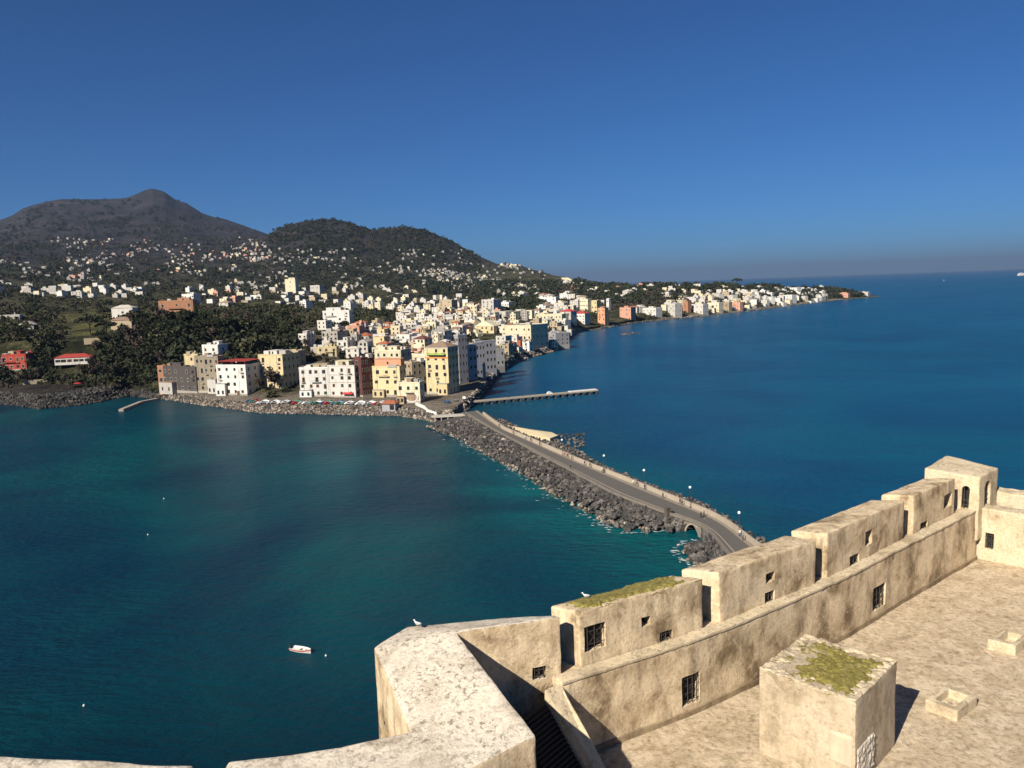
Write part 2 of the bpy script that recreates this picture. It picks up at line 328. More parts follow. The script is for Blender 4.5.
for i in range(len(SUB)):
    for j in range(SUB[i]):
        t = j / SUB[i]
        TD.append(KD[i] * (1 - t) + KD[i + 1] * t); TZ.append(KZ[i] * (1 - t) + KZ[i + 1] * t); TA.append(np.full(len(US), AMP[i] * (1 - t) + AMP[i + 1] * t))
TD.append(KD[-1]); TZ.append(KZ[-1]); TA.append(np.zeros(len(US)))
TD, TZ, TA = np.array(TD), np.array(TZ), np.array(TA)       # rows: distance, columns: bearing
TX, TY = TD * np.sin(AZ)[None, :], TD * np.cos(AZ)[None, :]
nz = np.zeros_like(TZ)
for i in range(TZ.shape[0]):
    for j in range(TZ.shape[1]):
        if TA[i, j] > 0.05:
            s = 560.0 if TD[i, j] > 2300 else 70.0
            p = Vector((TX[i, j] / s, TY[i, j] / s, 0.3))
            nz[i, j] = (mnoise.fractal(p, 0.75, 2.1, 6) - 0.4 * abs(mnoise.noise(p * 1.3 + Vector((3, 1, 0))))) * TA[i, j] if TD[i, j] > 2300 else mnoise.fractal(p * 1.6, 0.9, 2.1, 4) * TA[i, j] * 0.7
TZ = TZ + nz
def ground_d(u, d):
    j = int(np.clip(round((u - US[0]) / 1.6), 0, len(US) - 1))
    return float(np.interp(d, TD[:, j], TZ[:, j]))
def hit(u, v):
    """the island ground seen at (u, v): position and distance"""
    e = ray(u, v); hz = math.hypot(e[0], e[1]); el = e[2] / hz; az = math.atan2(e[0], e[1])
    j = int(np.clip(np.searchsorted(AZ, az), 0, len(US) - 1))
    d, z = TD[1:, j], TZ[1:, j]
    g = (z - H) / d - el
    k = np.argmax(g >= 0)
    if g[k] < 0: return None
    if k == 0: dd = d[0]
    else: dd = d[k - 1] + (d[k] - d[k - 1]) * (0 - g[k - 1]) / (g[k] - g[k - 1] + 1e-12)
    return np.array([dd * e[0] / hz, dd * e[1] / hz, H + el * dd]), dd

def terrain_mat():
    m, n, p, L = new_mat('island_ground')
    g = world_pos(n)
    zz = n.nodes.new('ShaderNodeSeparateXYZ'); L(g, zz.inputs[0])
    a = noise_tex(n, L, g, 0.006, 10, 0.68, 0.4); b = noise_tex(n, L, g, 0.05, 8, 0.7)
    low = ramp(n, [(0.36, (0.034, 0.038, 0.018)), (0.47, (0.066, 0.070, 0.034)), (0.56, (0.11, 0.105, 0.058)), (0.68, (0.13, 0.135, 0.05))]); L(b, low.inputs[0])
    hi = ramp(n, [(0.36, (0.022, 0.025, 0.026)), (0.48, (0.036, 0.036, 0.040)), (0.60, (0.056, 0.050, 0.054)), (0.72, (0.085, 0.074, 0.078))]); L(a, hi.inputs[0])
    mr = n.nodes.new('ShaderNodeMapRange'); mr.inputs[1].default_value = 70; mr.inputs[2].default_value = 200; L(zz.outputs[2], mr.inputs[0])
    c = mixrgb(n, L, mr.outputs[0], low.outputs[0], hi.outputs[0])
    c = mixrgb(n, L, 0.55, c, ramp_out(n, L, b, [(0.36, (0.35, 0.35, 0.35)), (0.6, (1.25, 1.2, 1.15))]), 'MULTIPLY')
    # shore strip: quay stone and dark lava below 5 m
    sh = n.nodes.new('ShaderNodeMapRange'); sh.inputs[1].default_value = 6.5; sh.inputs[2].default_value = 4.5; L(zz.outputs[2], sh.inputs[0])
    at_ = n.nodes.new('ShaderNodeAttribute'); at_.attribute_name = 'cover'
    sc = n.nodes.new('ShaderNodeSeparateColor'); L(at_.outputs['Color'], sc.inputs[0])
    c = mixrgb(n, L, sc.outputs[0], c, ramp_out(n, L, b, [(0.35, (0.10, 0.10, 0.035)), (0.6, (0.19, 0.18, 0.065))]))     # meadow
    c = mixrgb(n, L, sc.outputs[1], c, ramp_out(n, L, b, [(0.35, (0.17, 0.145, 0.115)), (0.6, (0.36, 0.31, 0.25))]))      # built ground
    c = mixrgb(n, L, sc.outputs[2], c, ramp_out(n, L, b, [(0.35, (0.02, 0.019, 0.018)), (0.6, (0.08, 0.07, 0.06))]))     # lava rock
    L(c, p.inputs['Base Color']); p.inputs['Roughness'].default_value = 0.95; p.inputs['Specular IOR Level'].default_value = 0.1
    f = noise_tex(n, L, g, 0.03, 10, 0.75); bump(n, L, p, f, 1.0, 22.0)
    return m
def ramp_out(n, L, fac, stops):
    r = ramp(n, stops); L(fac, r.inputs[0]); return r.outputs[0]
M['terrain'] = terrain_mat()
nr, nc = TZ.shape
tv = np.stack([TX, TY, TZ], -1).reshape(-1, 3)
ii, jj = np.meshgrid(np.arange(nr - 1), np.arange(nc - 1), indexing='ij')
q = (ii * nc + jj).ravel()
tf = np.stack([q, q + 1, q + nc + 1, q + nc], 1)
tme = mesh_np('island', tv.tolist(), tf.tolist(), M['terrain'], None, True)
cov = np.zeros((nr, nc, 4), dtype=np.float32); cov[..., 3] = 1
UU = np.broadcast_to(US[None, :], TD.shape)
def soft(x, a, b, w): return np.clip((x - a) / w, 0, 1) * np.clip((b - x) / w, 0, 1)
cov[..., 0] = np.maximum.reduce([soft(UU, 60, 165, 12) * soft(TD, 655, 720, 15), soft(UU, 0, 130, 15) * soft(TD, 830, 980, 30) * 0.7, soft(UU, 66, 120, 8) * soft(TD, 735, 790, 10)])
cov[..., 1] = np.maximum.reduce([soft(UU, 158, 590, 6) * np.clip((KD[3] + 8 - TD) / 10, 0, 1), soft(UU, 285, 480, 20) * soft(TD, 300, 1050, 60) * 0.45, soft(UU, 560, 900, 10) * np.clip((KD[3] - TD) / 20, 0, 1)])
cov[..., 2] = soft(UU, -400, 138, 6) * np.clip((KD[3] + 2 - TD) / 4, 0, 1)
ca = tme.color_attributes.new('cover', 'FLOAT_COLOR', 'POINT'); ca.data.foreach_set('color', cov.reshape(-1))
isl = link('hills', tme); tag(isl, 'green and brown volcanic island hills rising behind the town', 'hills', None, 'structure')

# ------------------------------------------------------------------ sea
def sea_mat():
    m, n, p, L = new_mat('sea_water')
    g = world_pos(n); s = n.nodes.new('ShaderNodeSeparateXYZ'); L(g, s.inputs[0])
    def mr(src, a, b, c=0, d=1):
        x = n.nodes.new('ShaderNodeMapRange'); x.interpolation_type = 'SMOOTHSTEP'
        for k, v in zip((1, 2, 3, 4), (a, b, c, d)): x.inputs[k].default_value = v
        L(src, x.inputs[0]); return x.outputs[0]
    # lee side (west of the causeway): teal; open sea on the east side: blue
    dx = n.nodes.new('ShaderNodeMath'); dx.operation = 'MULTIPLY_ADD'; L(s.outputs[1], dx.inputs[0]); dx.inputs[1].default_value = 0.3; L(s.outputs[0], dx.inputs[2])
    side = mr(dx.outputs[0], 60, 170)
    pn = noise_tex(n, L, g, 0.011, 5, 0.55, 0.8)
    teal = ramp_out(n, L, pn, [(0.34, (0.0003, 0.022, 0.045)), (0.50, (0.0003, 0.037, 0.056)), (0.64, (0.0003, 0.058, 0.070))])
    blue = ramp_out(n, L, pn, [(0.38, (0.0008, 0.050, 0.118)), (0.6, (0.0008, 0.070, 0.138))])
    c = mixrgb(n, L, side, teal, blue)
    # darker water colour towards the castle rock
    near = mr(s.outputs[1], 150, 60)
    c = mixrgb(n, L, near, c, (0.0006, 0.012, 0.022))
    # shallow turquoise bank beside the causeway
    shal = n.nodes.new('ShaderNodeMath'); shal.operation = 'MULTIPLY_ADD'; L(s.outputs[0], shal.inputs[0]); shal.inputs[1].default_value = 2.35; L(s.outputs[1], shal.inputs[2])
    sh = n.nodes.new('ShaderNodeMath'); sh.operation = 'MULTIPLY'; L(mr(shal.outputs[0], 160, 255), sh.inputs[0]); L(mr(shal.outputs[0], 400, 290), sh.inputs[1])
    sh2 = n.nodes.new('ShaderNodeMath'); sh2.operation = 'MULTIPLY'; L(sh.outputs[0], sh2.inputs[0]); L(mr(s.outputs[1], 110, 150), sh2.inputs[1])
    sh4 = n.nodes.new('ShaderNodeMath'); sh4.operation = 'MULTIPLY'; L(sh2.outputs[0], sh4.inputs[0]); L(mr(s.outputs[1], 330, 220), sh4.inputs[1])
    sh3 = n.nodes.new('ShaderNodeMath'); sh3.operation = 'MULTIPLY'; L(sh4.outputs[0], sh3.inputs[0]); L(ramp_out(n, L, pn, [(0.36, (0.1, 0.1, 0.1)), (0.56, (0.8, 0.8, 0.8))]), sh3.inputs[1])
    c = mixrgb(n, L, sh3.outputs[0], c, (0.0006, 0.105, 0.110))
    L(c, p.inputs['Base Color'])
    p.inputs['Roughness'].default_value = 0.3; p.inputs['IOR'].default_value = 1.33; p.inputs['Specular IOR Level'].default_value = 0.2
    mp = n.nodes.new('ShaderNodeMapping'); mp.inputs['Rotation'].default_value = (0, 0, 0.5); mp.inputs['Scale'].default_value = (1, 2.2, 1); L(g, mp.inputs[0])
    w1 = noise_tex(n, L, mp.outputs[0], 0.28, 7, 0.62, 0.2); w2 = noise_tex(n, L, mp.outputs[0], 0.03, 5, 0.6)
    wa = n.nodes.new('ShaderNodeMath'); wa.operation = 'MULTIPLY_ADD'; L(w2, wa.inputs[0]); wa.inputs[1].default_value = 2.0; L(w1, wa.inputs[2])
    wind = noise_tex(n, L, g, 0.004, 4, 0.6)
    b = bump(n, L, p, wa.outputs[0], 0.6, 2.2)
    L(mr(wind, 0.35, 0.65, 0.4, 1.0), b.inputs['Strength'])
    return m
M['sea'] = sea_mat()
rad = [0, 60, 130, 250, 450, 800, 1500, 3000, 7000, 16000, 34000, 59000]
sv, sf = [(0, 0, 0)], []
NS = 64
for r_ in rad[1:]:
    for k in range(NS): sv.append((r_ * math.cos(2 * math.pi * k / NS), r_ * math.sin(2 * math.pi * k / NS), 0))
for k in range(NS): sf.append((0, 1 + k, 1 + (k + 1) % NS))
for i in range(len(rad) - 2):
    for k in range(NS):
        a = 1 + i * NS + k; b = 1 + i * NS + (k + 1) % NS; sf.append((a, a + NS, b + NS, b))
tag(link('sea', mesh_np('sea', sv, sf, M['sea'])), 'deep blue and teal sea around the causeway', 'sea', None, 'structure')

# ------------------------------------------------------------------ haze
hb = MB().box(-61000, 61000, -61000, 61000, -22, 900)
hm = bpy.data.materials.new('haze_air'); hm.use_nodes = True
hn = hm.node_tree; hn.nodes.clear()
pv = hn.nodes.new('ShaderNodeVolumePrincipled'); pv.inputs['Density'].default_value = 4.0e-5; pv.inputs['Color'].default_value = (0.25, 0.36, 0.565, 1); pv.inputs['Anisotropy'].default_value = 0.1
ho = hn.nodes.new('ShaderNodeOutputMaterial'); hn.links.new(pv.outputs[0], ho.inputs['Volume'])
tag(hb.build('haze', hm), 'thin blue haze over the sea and hills', 'haze', None, 'stuff')

# ================================================================== CASTLE in the foreground
def masonry(bm_v, bm_f, name, mats, bevel=0.07, L=0.3, disp=0.03, cuts=(), parent=None, bevel_min_z=-1e9, top_mat=None, loc=None):
    """old masonry body: solid from vertices/faces, openings cut out, worn edges, uneven faces. Objects get an origin at world zero."""
    bm = bmesh.new()
    vs = [bm.verts.new(v) for v in bm_v]
    for f in bm_f: bm.faces.new([vs[i] for i in f])
    bmesh.ops.recalc_face_normals(bm, faces=bm.faces)
    if bevel:
        es = [e for e in bm.edges if max(e.verts[0].co.z, e.verts[1].co.z) > bevel_min_z and (e.is_manifold and e.calc_face_angle(0) > 0.3)]
        bmesh.ops.bevel(bm, geom=es, offset=bevel, segments=2, profile=0.6, affect='EDGES')
    me = bpy.data.meshes.new(name); bm.to_mesh(me); bm.free()
    o = bpy.data.objects.new(name, me); COL.objects.link(o)
    if cuts:
        cme = bpy.data.meshes.new('cut'); cb = bmesh.new()
        for M4, sx, sy, sz, arch in cuts:
            r = []
            if arch:
                n_ = 8; pts = [(-sx / 2, -sz / 2), (sx / 2, -sz / 2)] + [(sx / 2 * math.cos(math.pi * k / n_), sz / 2 - sx / 2 + sx / 2 * math.sin(math.pi * k / n_)) for k in range(n_ + 1)]
            else: pts = [(-sx / 2, -sz / 2), (sx / 2, -sz / 2), (sx / 2, sz / 2), (-sx / 2, sz / 2)]
            lo = [cb.verts.new(M4 @ Vector((x, -0.3, z))) for x, z in pts]; hi = [cb.verts.new(M4 @ Vector((x, sy, z))) for x, z in pts]
            k_ = len(pts); cb.faces.new(lo); cb.faces.new(hi[::-1])
            for i in range(k_): cb.faces.new([lo[i], hi[i], hi[(i + 1) % k_], lo[(i + 1) % k_]])
        bmesh.ops.recalc_face_normals(cb, faces=cb.faces)
        cb.to_mesh(cme); cb.free()
        c = bpy.data.objects.new('cut', cme); COL.objects.link(c)
        md = o.modifiers.new('b', 'BOOLEAN'); md.operation = 'DIFFERENCE'; md.object = c; md.solver = 'EXACT'
        dg = bpy.context.evaluated_depsgraph_get(); dg.update()
        ne = bpy.data.meshes.new_from_object(o.evaluated_get(dg))
        o.modifiers.clear(); o.data = ne; bpy.data.meshes.remove(me); bpy.data.objects.remove(c); bpy.data.meshes.remove(cme)
    bm = bmesh.new(); bm.from_mesh(o.data)
    bmesh.ops.triangulate(bm, faces=bm.faces)
    for _ in range(7):
        es = [e for e in bm.edges if e.calc_length() > L]
        if not es: break
        bmesh.ops.subdivide_edges(bm, edges=es, cuts=1)
        bmesh.ops.triangulate(bm, faces=[f for f in bm.faces if len(f.verts) > 3])
        bmesh.ops.remove_doubles(bm, verts=bm.verts, dist=0.004)
    for v in bm.verts:
        p = v.co
        d = mnoise.noise_vector(p * 0.9) * disp + mnoise.noise_vector(p * 3.3) * disp * 0.45
        v.co = p + d
    bm.normal_update()
    bm.to_mesh(o.data); bm.free()
    o.data.materials.clear()
    for m in (mats if isinstance(mats, (list, tuple)) else [mats]): o.data.materials.append(m)
    o.data.polygons.foreach_set('use_smooth', np.ones(len(o.data.polygons), dtype=bool))
    o.data.set_sharp_from_angle(angle=R(38))
    if parent is not None: o.parent = parent
    o.data.update()
    return o
def prism(plan, z0, z1):
    """plan polygon -> vertices, faces; z1 a number or one height per corner"""
    n = len(plan); zt = z1 if hasattr(z1, '__len__') else [z1] * n
    v = [(x, y, z0) for x, y in plan] + [(x, y, zt[i]) for i, (x, y) in enumerate(plan)]
    f = [tuple(range(n))[::-1], tuple(range(n, 2 * n))] + [(i, (i + 1) % n, n + (i + 1) % n, n + i) for i in range(n)]
    return v, f
def face_frame(u, v, p, q):
    """where the line of sight to (u, v) meets the vertical plane p-q: matrix with X along the wall, Y into the wall, Z up"""
    d = ray(u, v); px, py = p[:2]; nx, ny = q[1] - p[1], -(q[0] - p[0])
    t = (px * nx + py * ny) / (d[0] * nx + d[1] * ny)
    pos = np.array([0, 0, H]) + d * t
    x = Vector((q[0] - p[0], q[1] - p[1], 0)).normalized(); z = Vector((0, 0, 1)); y = z.cross(x)
    if y.dot(Vector((d[0], d[1], 0))) < 0: x = -x; y = z.cross(x)
    m = Matrix(((x.x, y.x, 0, pos[0]), (x.y, y.y, 0, pos[1]), (0, 0, 1, pos[2]), (0, 0, 0, 1)))
    return m, float(t) * 1.0
def sizes(m, t, u0, u1, v0, v1, p, q):
    a, _ = face_frame(u0, (v0 + v1) / 2, p, q); b, _ = face_frame(u1, (v0 + v1) / 2, p, q)
    c, _ = face_frame((u0 + u1) / 2, v0, p, q); d, _ = face_frame((u0 + u1) / 2, v1, p, q)
    return (a.translation - b.translation).length, abs(c.translation.z - d.translation.z)
def barred_window(parent, m4, w, h, depth, bars=True, frame=True, nx=3, ny=3, label=None):
    """dark pane at the back of an opening + iron grille: window > frame, grille"""
    b = MB(); b.box(-w / 2 - 0.04, w / 2 + 0.04, depth - 0.05, depth - 0.02, -h / 2 - 0.04, h / 2 + 0.04)
    wn = b.build('window', M['void']); wn.matrix_world = m4; wn.parent = parent
    if label: wn['label'] = label
    if bars:
        g = MB()
        for i in range(nx): 
            x = -w / 2 + w * (i + 0.5) / nx; g.tube((x, 0.05, -h / 2), (x, 0.05, h / 2), 0.014, 5)
        for i in range(ny):
            z = -h / 2 + h * (i + 0.5) / ny; g.tube((-w / 2, 0.065, z), (w / 2, 0.065, z), 0.012, 5)
        g.tube((-w / 2, 0.08, -h / 2), (w / 2, 0.08, h / 2), 0.01, 4); g.tube((-w / 2, 0.08, h / 2), (w / 2, 0.08, -h / 2), 0.01, 4)
        go = g.build('grille', M['iron'], wn)
    return wn

T0 = 48.0
CUR = [(1.13, 21.73), (3.3, 22.93), (5.45, 24.12), (8.11, 25.87), (12.47, 29.04), (16.58, 32.44), (22.30, 37.05)]
def offset_line(pts, d):
    out = []
    for i, p in enumerate(pts):
        a = Vector(pts[max(0, i - 1)]); b = Vector(pts[min(len(pts) - 1, i + 1)]); t = (b - a).normalized()
        out.append((p[0] - t.y * d, p[1] + t.x * d))
    return out
def wall_cuts(specs, p_q):
    cuts, wins = [], []
    for s in specs:
        (u0, v0, u1, v1) = s['px']; p, q = p_q(s)
        m4, t = face_frame((u0 + u1) / 2, (v0 + v1) / 2, p, q)
        w_, h_ = sizes(m4, t, u0, u1, v0, v1, p, q)
        cuts.append((m4, w_, s.get('d', 0.3), h_, s.get('arch', False))); wins.append((m4, w_, h_, s))
    return cuts, wins

# --- curtain wall with its walkway
plan = CUR + offset_line(CUR, 2.4)[::-1]
cspec = [dict(px=(682, 675, 700, 704), seg=1), dict(px=(873.5, 585.5, 885, 608), seg=4)]
cuts, wins = wall_cuts(cspec, lambda s: (CUR[s['seg']], CUR[s['seg'] + 1]))
v_, f_ = prism(plan, 46.0, 50.5)
curtain = masonry(v_, f_, 'curtain_wall', M['curtain'], 0.07, 0.32, 0.035, cuts)
tag(curtain, 'long curving stained ochre plaster wall along the terrace, ledge on top', 'wall')
for m4, w_, h_, s in wins: barred_window(curtain, m4, w_, h_, 0.3, nx=4, ny=4)
rb = MB()
lip = offset_line(CUR, -0.03); lin = offset_line(CUR, 0.45)
coping_v, coping_f = prism(lip + lin[::-1], 50.42, 50.53)
cop = masonry(coping_v, coping_f, 'coping', M['sunny'], 0.03, 0.2, 0.035, (), curtain)
pl_v, pl_f = prism(offset_line(CUR, -0.05) + offset_line(CUR, 0.02)[::-1], 47.9, 48.2)
masonry(pl_v, pl_f, 'plinth', masonry_mat('damp_plinth', (0.36, 0.28, 0.18), (0.27, 0.2, 0.125), (0.16, 0.12, 0.075)), 0.02, 0.3, 0.04, (), curtain)

# --- the four parapet blocks standing on the walkway
BLK = [dict(f=((1.79, 22.62), (6.05, 24.98)), b=((0.96, 23.6), (5.2, 25.9)), moss=True,
            wins=[dict(px=(585, 624.5, 605.5, 650)), dict(px=(641, 616.5, 650, 626), bars=False, d=0.35), dict(px=(660.5, 631, 673, 644), d=0.25)],
            label='parapet block with yellow moss on top and three window openings'),
       dict(f=((6.70, 25.36), (11.13, 28.47)), b=((5.62, 26.3), (10.35, 29.6)), wins=[dict(px=(766, 573, 774.5, 582.5), bars=False, d=0.35), dict(px=(765, 592, 774, 605), d=0.25)],
            label='parapet block beyond the mossy one, small square hole above barred opening'),
       dict(f=((11.76, 29.0), (16.78, 33.18)), b=((10.75, 30.05), (15.75, 34.1)), wins=[dict(px=(865.5, 530.5, 872, 545), bars=False, d=0.4), dict(px=(850, 555, 859, 567), d=0.25)],
            label='third parapet block from the mossy one, pale peeling patch beside its slit window'),
       dict(f=((17.46, 33.75), (20.85, 36.52)), b=((16.4, 34.6), (19.75, 37.35)), wins=[dict(px=(944, 494, 952, 507.5), bars=False, d=0.4), dict(px=(920.5, 522, 927.5, 534), d=0.25)],
            label='short parapet block against the corner tower, two small dark openings')]
for b in BLK:
    (f0, f1), (b0, b1) = b['f'], b['b']
    cuts, wins = wall_cuts(b['wins'], lambda s: (f0, f1))
    v_, f_ = prism([f0, f1, b1, b0], 50.4, [52.27, 52.22, 52.05, 52.08])
    o = masonry(v_, f_, 'parapet_block', M['curtain'], 0.07, 0.26, 0.03, cuts)
    tag(o, b['label'], 'parapet', 'parapet blocks on the curtain wall')
    for m4, w_, h_, s in wins: barred_window(o, m4, w_, h_, s.get('d', 0.3), s.get('bars', True), nx=3, ny=2)
    # low sill wall closing the passage beside each block
    if b.get('moss'):
        mv = []
        c = [Vector((*f0, 0)), Vector((*f1, 0)), Vector((*b1, 0)), Vector((*b0, 0))]
        NXm, NYm = 150, 40; mf = []
        for i in range(NXm + 1):
            for j in range(NYm + 1):
                s, t = i / NXm, j / NYm
                p = (c[0] * (1 - s) + c[1] * s) * (1 - t) + (c[3] * (1 - s) + c[2] * s) * t
                zt = 52.25 - 0.2 * t
                e = min(s * 10, (1 - s) * 8, t * 6 + 0.0, (1 - t) * 10)
                hgt = (e - 0.75 + 1.0 * mnoise.noise(p * 1.2) + 0.8 * mnoise.noise(p * 4) + 0.6 * mnoise.noise(p * 12)) * 0.09
                mv.append((p.x, p.y, zt + max(-0.10, min(0.07, hgt)) + 0.02 * mnoise.noise(p * 9)))
        for i in range(NXm):
            for j in range(NYm): a = i * (NYm + 1) + j; mf.append((a, a + NYm + 1, a + NYm + 2, a + 1))
        link('moss_cover', mesh_np('moss_cover', mv, mf, M['moss'], None, True), o)

# --- bastion parapet with the first block
_bp = [((228, 762), 51.3), ((340, 747), 51.32), ((410, 731), 51.4), ((373.7, 646.4), 52.2), ((407.4, 626), 52.15), None, None, None, None, ((535.7, 735.8), 51.32), ((469, 768), 51.25), None]
_fix = {5: (0.05, 22.79), 6: (1.04, 22.66), 7: (1.17, 22.22), 8: (-1.81, 21.38), 11: (-6.9, 15.0)}
BP = [tuple(at(*q[0], q[1])[:2]) if q else _fix[i] for i, q in enumerate(_bp)]
sp = [dict(px=(533, 667.5, 546.5, 680))]
cuts, wins = wall_cuts(sp, lambda s: (BP[8], BP[7]))
v_, f_ = prism(BP, 43.0, [51.3, 51.32, 51.4, 52.2, 52.15, 52.1, 52.15, 52.3, 52.3, 51.32, 51.25, 51.25])
bast = masonry(v_, f_, 'bastion_parapet', [M['bastion'], M['curtain']], 0.07, 0.3, 0.03, cuts, None, 45)
for p_ in bast.data.polygons:
    if abs(p_.normal.z) < 0.55: p_.material_index = 1
tag(bast, 'thick pale lichen-spotted parapet turning the corner at the bottom of the view', 'parapet')
for m4, w_, h_, s in wins: barred_window(bast, m4, w_, h_, 0.3, nx=3, ny=2)
v_, f_ = prism([(-18.2, 18.4), tuple(at(0, 756, 51.3)[:2]), tuple(at(193, 765, 51.3)[:2]), (-7.9, 15.0), (-12.5, 15.6), (-18.2, 16.4)], 43.0, 51.3)
o = masonry(v_, f_, 'parapet_block', M['bastion'], 0.09, 0.35, 0.05, (), None, 45)
tag(o, 'pale worn parapet top at the bottom left corner, above dark sea', 'parapet', 'parapet blocks on the curtain wall')

# --- flank wall of the stair, sloping down from the end of the walkway
fl = [tuple(at(*q)[:2]) for q in ((544, 690, 50.46), (561, 683, 50.46), (598, 752, 48.95), (607, 769, 48.6), (618, 792, 48.1), (606, 792, 48.1), (587, 752, 48.95))]
v_, f_ = prism(fl, 46.0, [50.46, 50.46, 48.95, 48.6, 48.1, 48.1, 48.95])
o = masonry(v_, f_, 'stair_flank_wall', M['sunny'], 0.04, 0.25, 0.02)
tag(o, 'narrow sloping stair wall running down from the ledge into shadow', 'stair wall')
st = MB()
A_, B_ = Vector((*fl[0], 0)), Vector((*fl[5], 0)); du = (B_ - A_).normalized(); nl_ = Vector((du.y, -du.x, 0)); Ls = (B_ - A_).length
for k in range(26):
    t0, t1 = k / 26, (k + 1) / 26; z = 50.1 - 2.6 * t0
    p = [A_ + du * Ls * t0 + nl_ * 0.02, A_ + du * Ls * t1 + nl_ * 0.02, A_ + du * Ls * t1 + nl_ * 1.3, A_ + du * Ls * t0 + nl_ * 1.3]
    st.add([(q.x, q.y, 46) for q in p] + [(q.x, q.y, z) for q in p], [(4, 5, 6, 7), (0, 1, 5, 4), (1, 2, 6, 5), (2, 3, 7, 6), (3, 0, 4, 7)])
tag(st.build('stone_stair', paint('step_shade_paint', (0.03, 0.027, 0.024), var=0.6)), 'worn stone steps in the dark between the bastion and the ledge', 'stairs')  # bastion's shadow put into the near-black colour of the steps

# --- terrace floor and the lower yard
def sheet(name, poly, z, m, L=0.6, amp=0.02):
    bm = bmesh.new(); bm.faces.new([bm.verts.new((x, y, z)) for x, y in poly]); bmesh.ops.triangulate(bm, faces=bm.faces)
    for _ in range(8):
        es = [e for e in bm.edges if e.calc_length() > L]
        if not es: break
        bmesh.ops.subdivide_edges(bm, edges=es, cuts=1); bmesh.ops.triangulate(bm, faces=[f for f in bm.faces if len(f.verts) > 3])
    for v in bm.verts: v.co.z += amp * (mnoise.noise(v.co * 0.5) + 0.6 * mnoise.noise(v.co * 1.7))
    bm.normal_update()
    if sum(f.normal.z for f in bm.faces) < 0: bmesh.ops.reverse_faces(bm, faces=bm.faces)
    me = bpy.data.meshes.new(name); bm.to_mesh(me); bm.free(); me.materials.append(m)
    me.polygons.foreach_set('use_smooth', np.ones(len(me.polygons), dtype=bool))
    return link(name, me)
tag(sheet('terrace', [(1.6, 22.2), (3.3, 23.1), (8.0, 26.0), (12.4, 29.2), (16.4, 32.6), (22.6, 37.4), (33.5, 25.2), (30.0, 12.0), (4.0, 12.0), (3.0, 17.0)], 48.0, M['floor']), 'weathered beige stone terrace', 'terrace', None, 'structure')
tag(sheet('yard', [(-8, 10), (4, 10), (4, 20), (1.4, 23.2), (-4, 21)], 46.6, M['floor']), 'lower castle yard in shadow', 'yard', None, 'structure')

# --- end wall across the terrace and the corner tower
EW = [(22.0, 37.66), (33.5, 25.0)]
wd = Vector((EW[1][0] - EW[0][0], EW[1][1] - EW[0][1])).normalized(); wn_ = Vector((-wd.y, wd.x))
ew = [EW[0], EW[1], (EW[1][0] + wn_.x * 0.9, EW[1][1] + wn_.y * 0.9), (EW[0][0] + wn_.x * 0.9, EW[0][1] + wn_.y * 0.9)]
cuts, wins = wall_cuts([dict(px=(985, 533, 993.5, 549))], lambda s: (EW[0], EW[1]))
v_, f_ = prism(ew, 46.0, 50.57)
o = masonry(v_, f_, 'end_wall', M['sunny'], 0.06, 0.3, 0.03, cuts)
tag(o, 'sunlit yellow wall closing the far end of the terrace, one dark window', 'wall')
for m4, w_, h_, s in wins: barred_window(o, m4, w_, h_, 0.25, nx=2, ny=3)
TW = [(22.15, 36.78), (23.95, 38.25), (22.75, 40.75), (20.35, 38.35)]
tsp = [dict(px=(961.5, 486, 969, 510), f=(3, 0), arch=True, d=0.5), dict(px=(984.5, 481, 990, 505), f=(0, 1), arch=True, d=0.5)]
cuts, wins = wall_cuts([tsp[0], tsp[1]], lambda s: (TW[s['f'][0]], TW[s['f'][1]]))
v_, f_ = prism(TW, 49.0, [52.15, 52.2, 52.35, 52.3])
o = masonry(v_, f_, 'corner_tower', M['sunny'], 0.06, 0.25, 0.035, cuts)
tag(o, 'small square corner tower with two arched openings and a flat roof', 'tower')
for m4, w_, h_, s in wins:
    b = MB().box(-w_ / 2 - 0.03, w_ / 2 + 0.03, 0.46, 0.49, -h_ / 2 - 0.03, h_ / 2 + 0.03)
    wnd = b.build('arched_window', M['void']); wnd.matrix_world = m4; wnd.parent = o
    g = MB()
    for i in range(2): g.tube((-w_ / 2 + w_ * (i + 0.6) / 2, 0.1, -h_ / 2), (-w_ / 2 + w_ * (i + 0.6) / 2, 0.1, h_ / 2 - 0.1), 0.02, 5)
    for i in range(2): g.tube((-w_ / 2, 0.1, -h_ / 2 + h_ * (0.2 + 0.2 * i)), (w_ / 2, 0.1, -h_ / 2 + h_ * (0.2 + 0.2 * i)), 0.015, 5)
    g.build('grille', M['iron'], wnd)
# rough rubble wall behind the end wall
rp = [(24.0, 38.4), (26.6, 36.3), (29.6, 33.2), (30.4, 34.0), (27.4, 37.3), (24.5, 39.2)]
v_, f_ = prism(rp, 47.0, [51.0, 50.75, 51.3, 51.6, 50.9, 51.0])
o = masonry(v_, f_, 'rubble_wall', M['sunny'], 0.1, 0.2, 0.12)
tag(o, 'broken rubble stone wall behind the sunlit end wall', 'wall')
v_, f_ = prism([(27.7, 41.2), (29.3, 39.9), (30.4, 41.0), (28.7, 42.4)], 46, 51.4)
tag(masonry(v_, f_, 'parapet_block', M['sunny'], 0.08, 0.3, 0.05), 'pale parapet post cut off by the right edge, beyond the rubble wall', 'parapet', 'parapet blocks on the curtain wall')

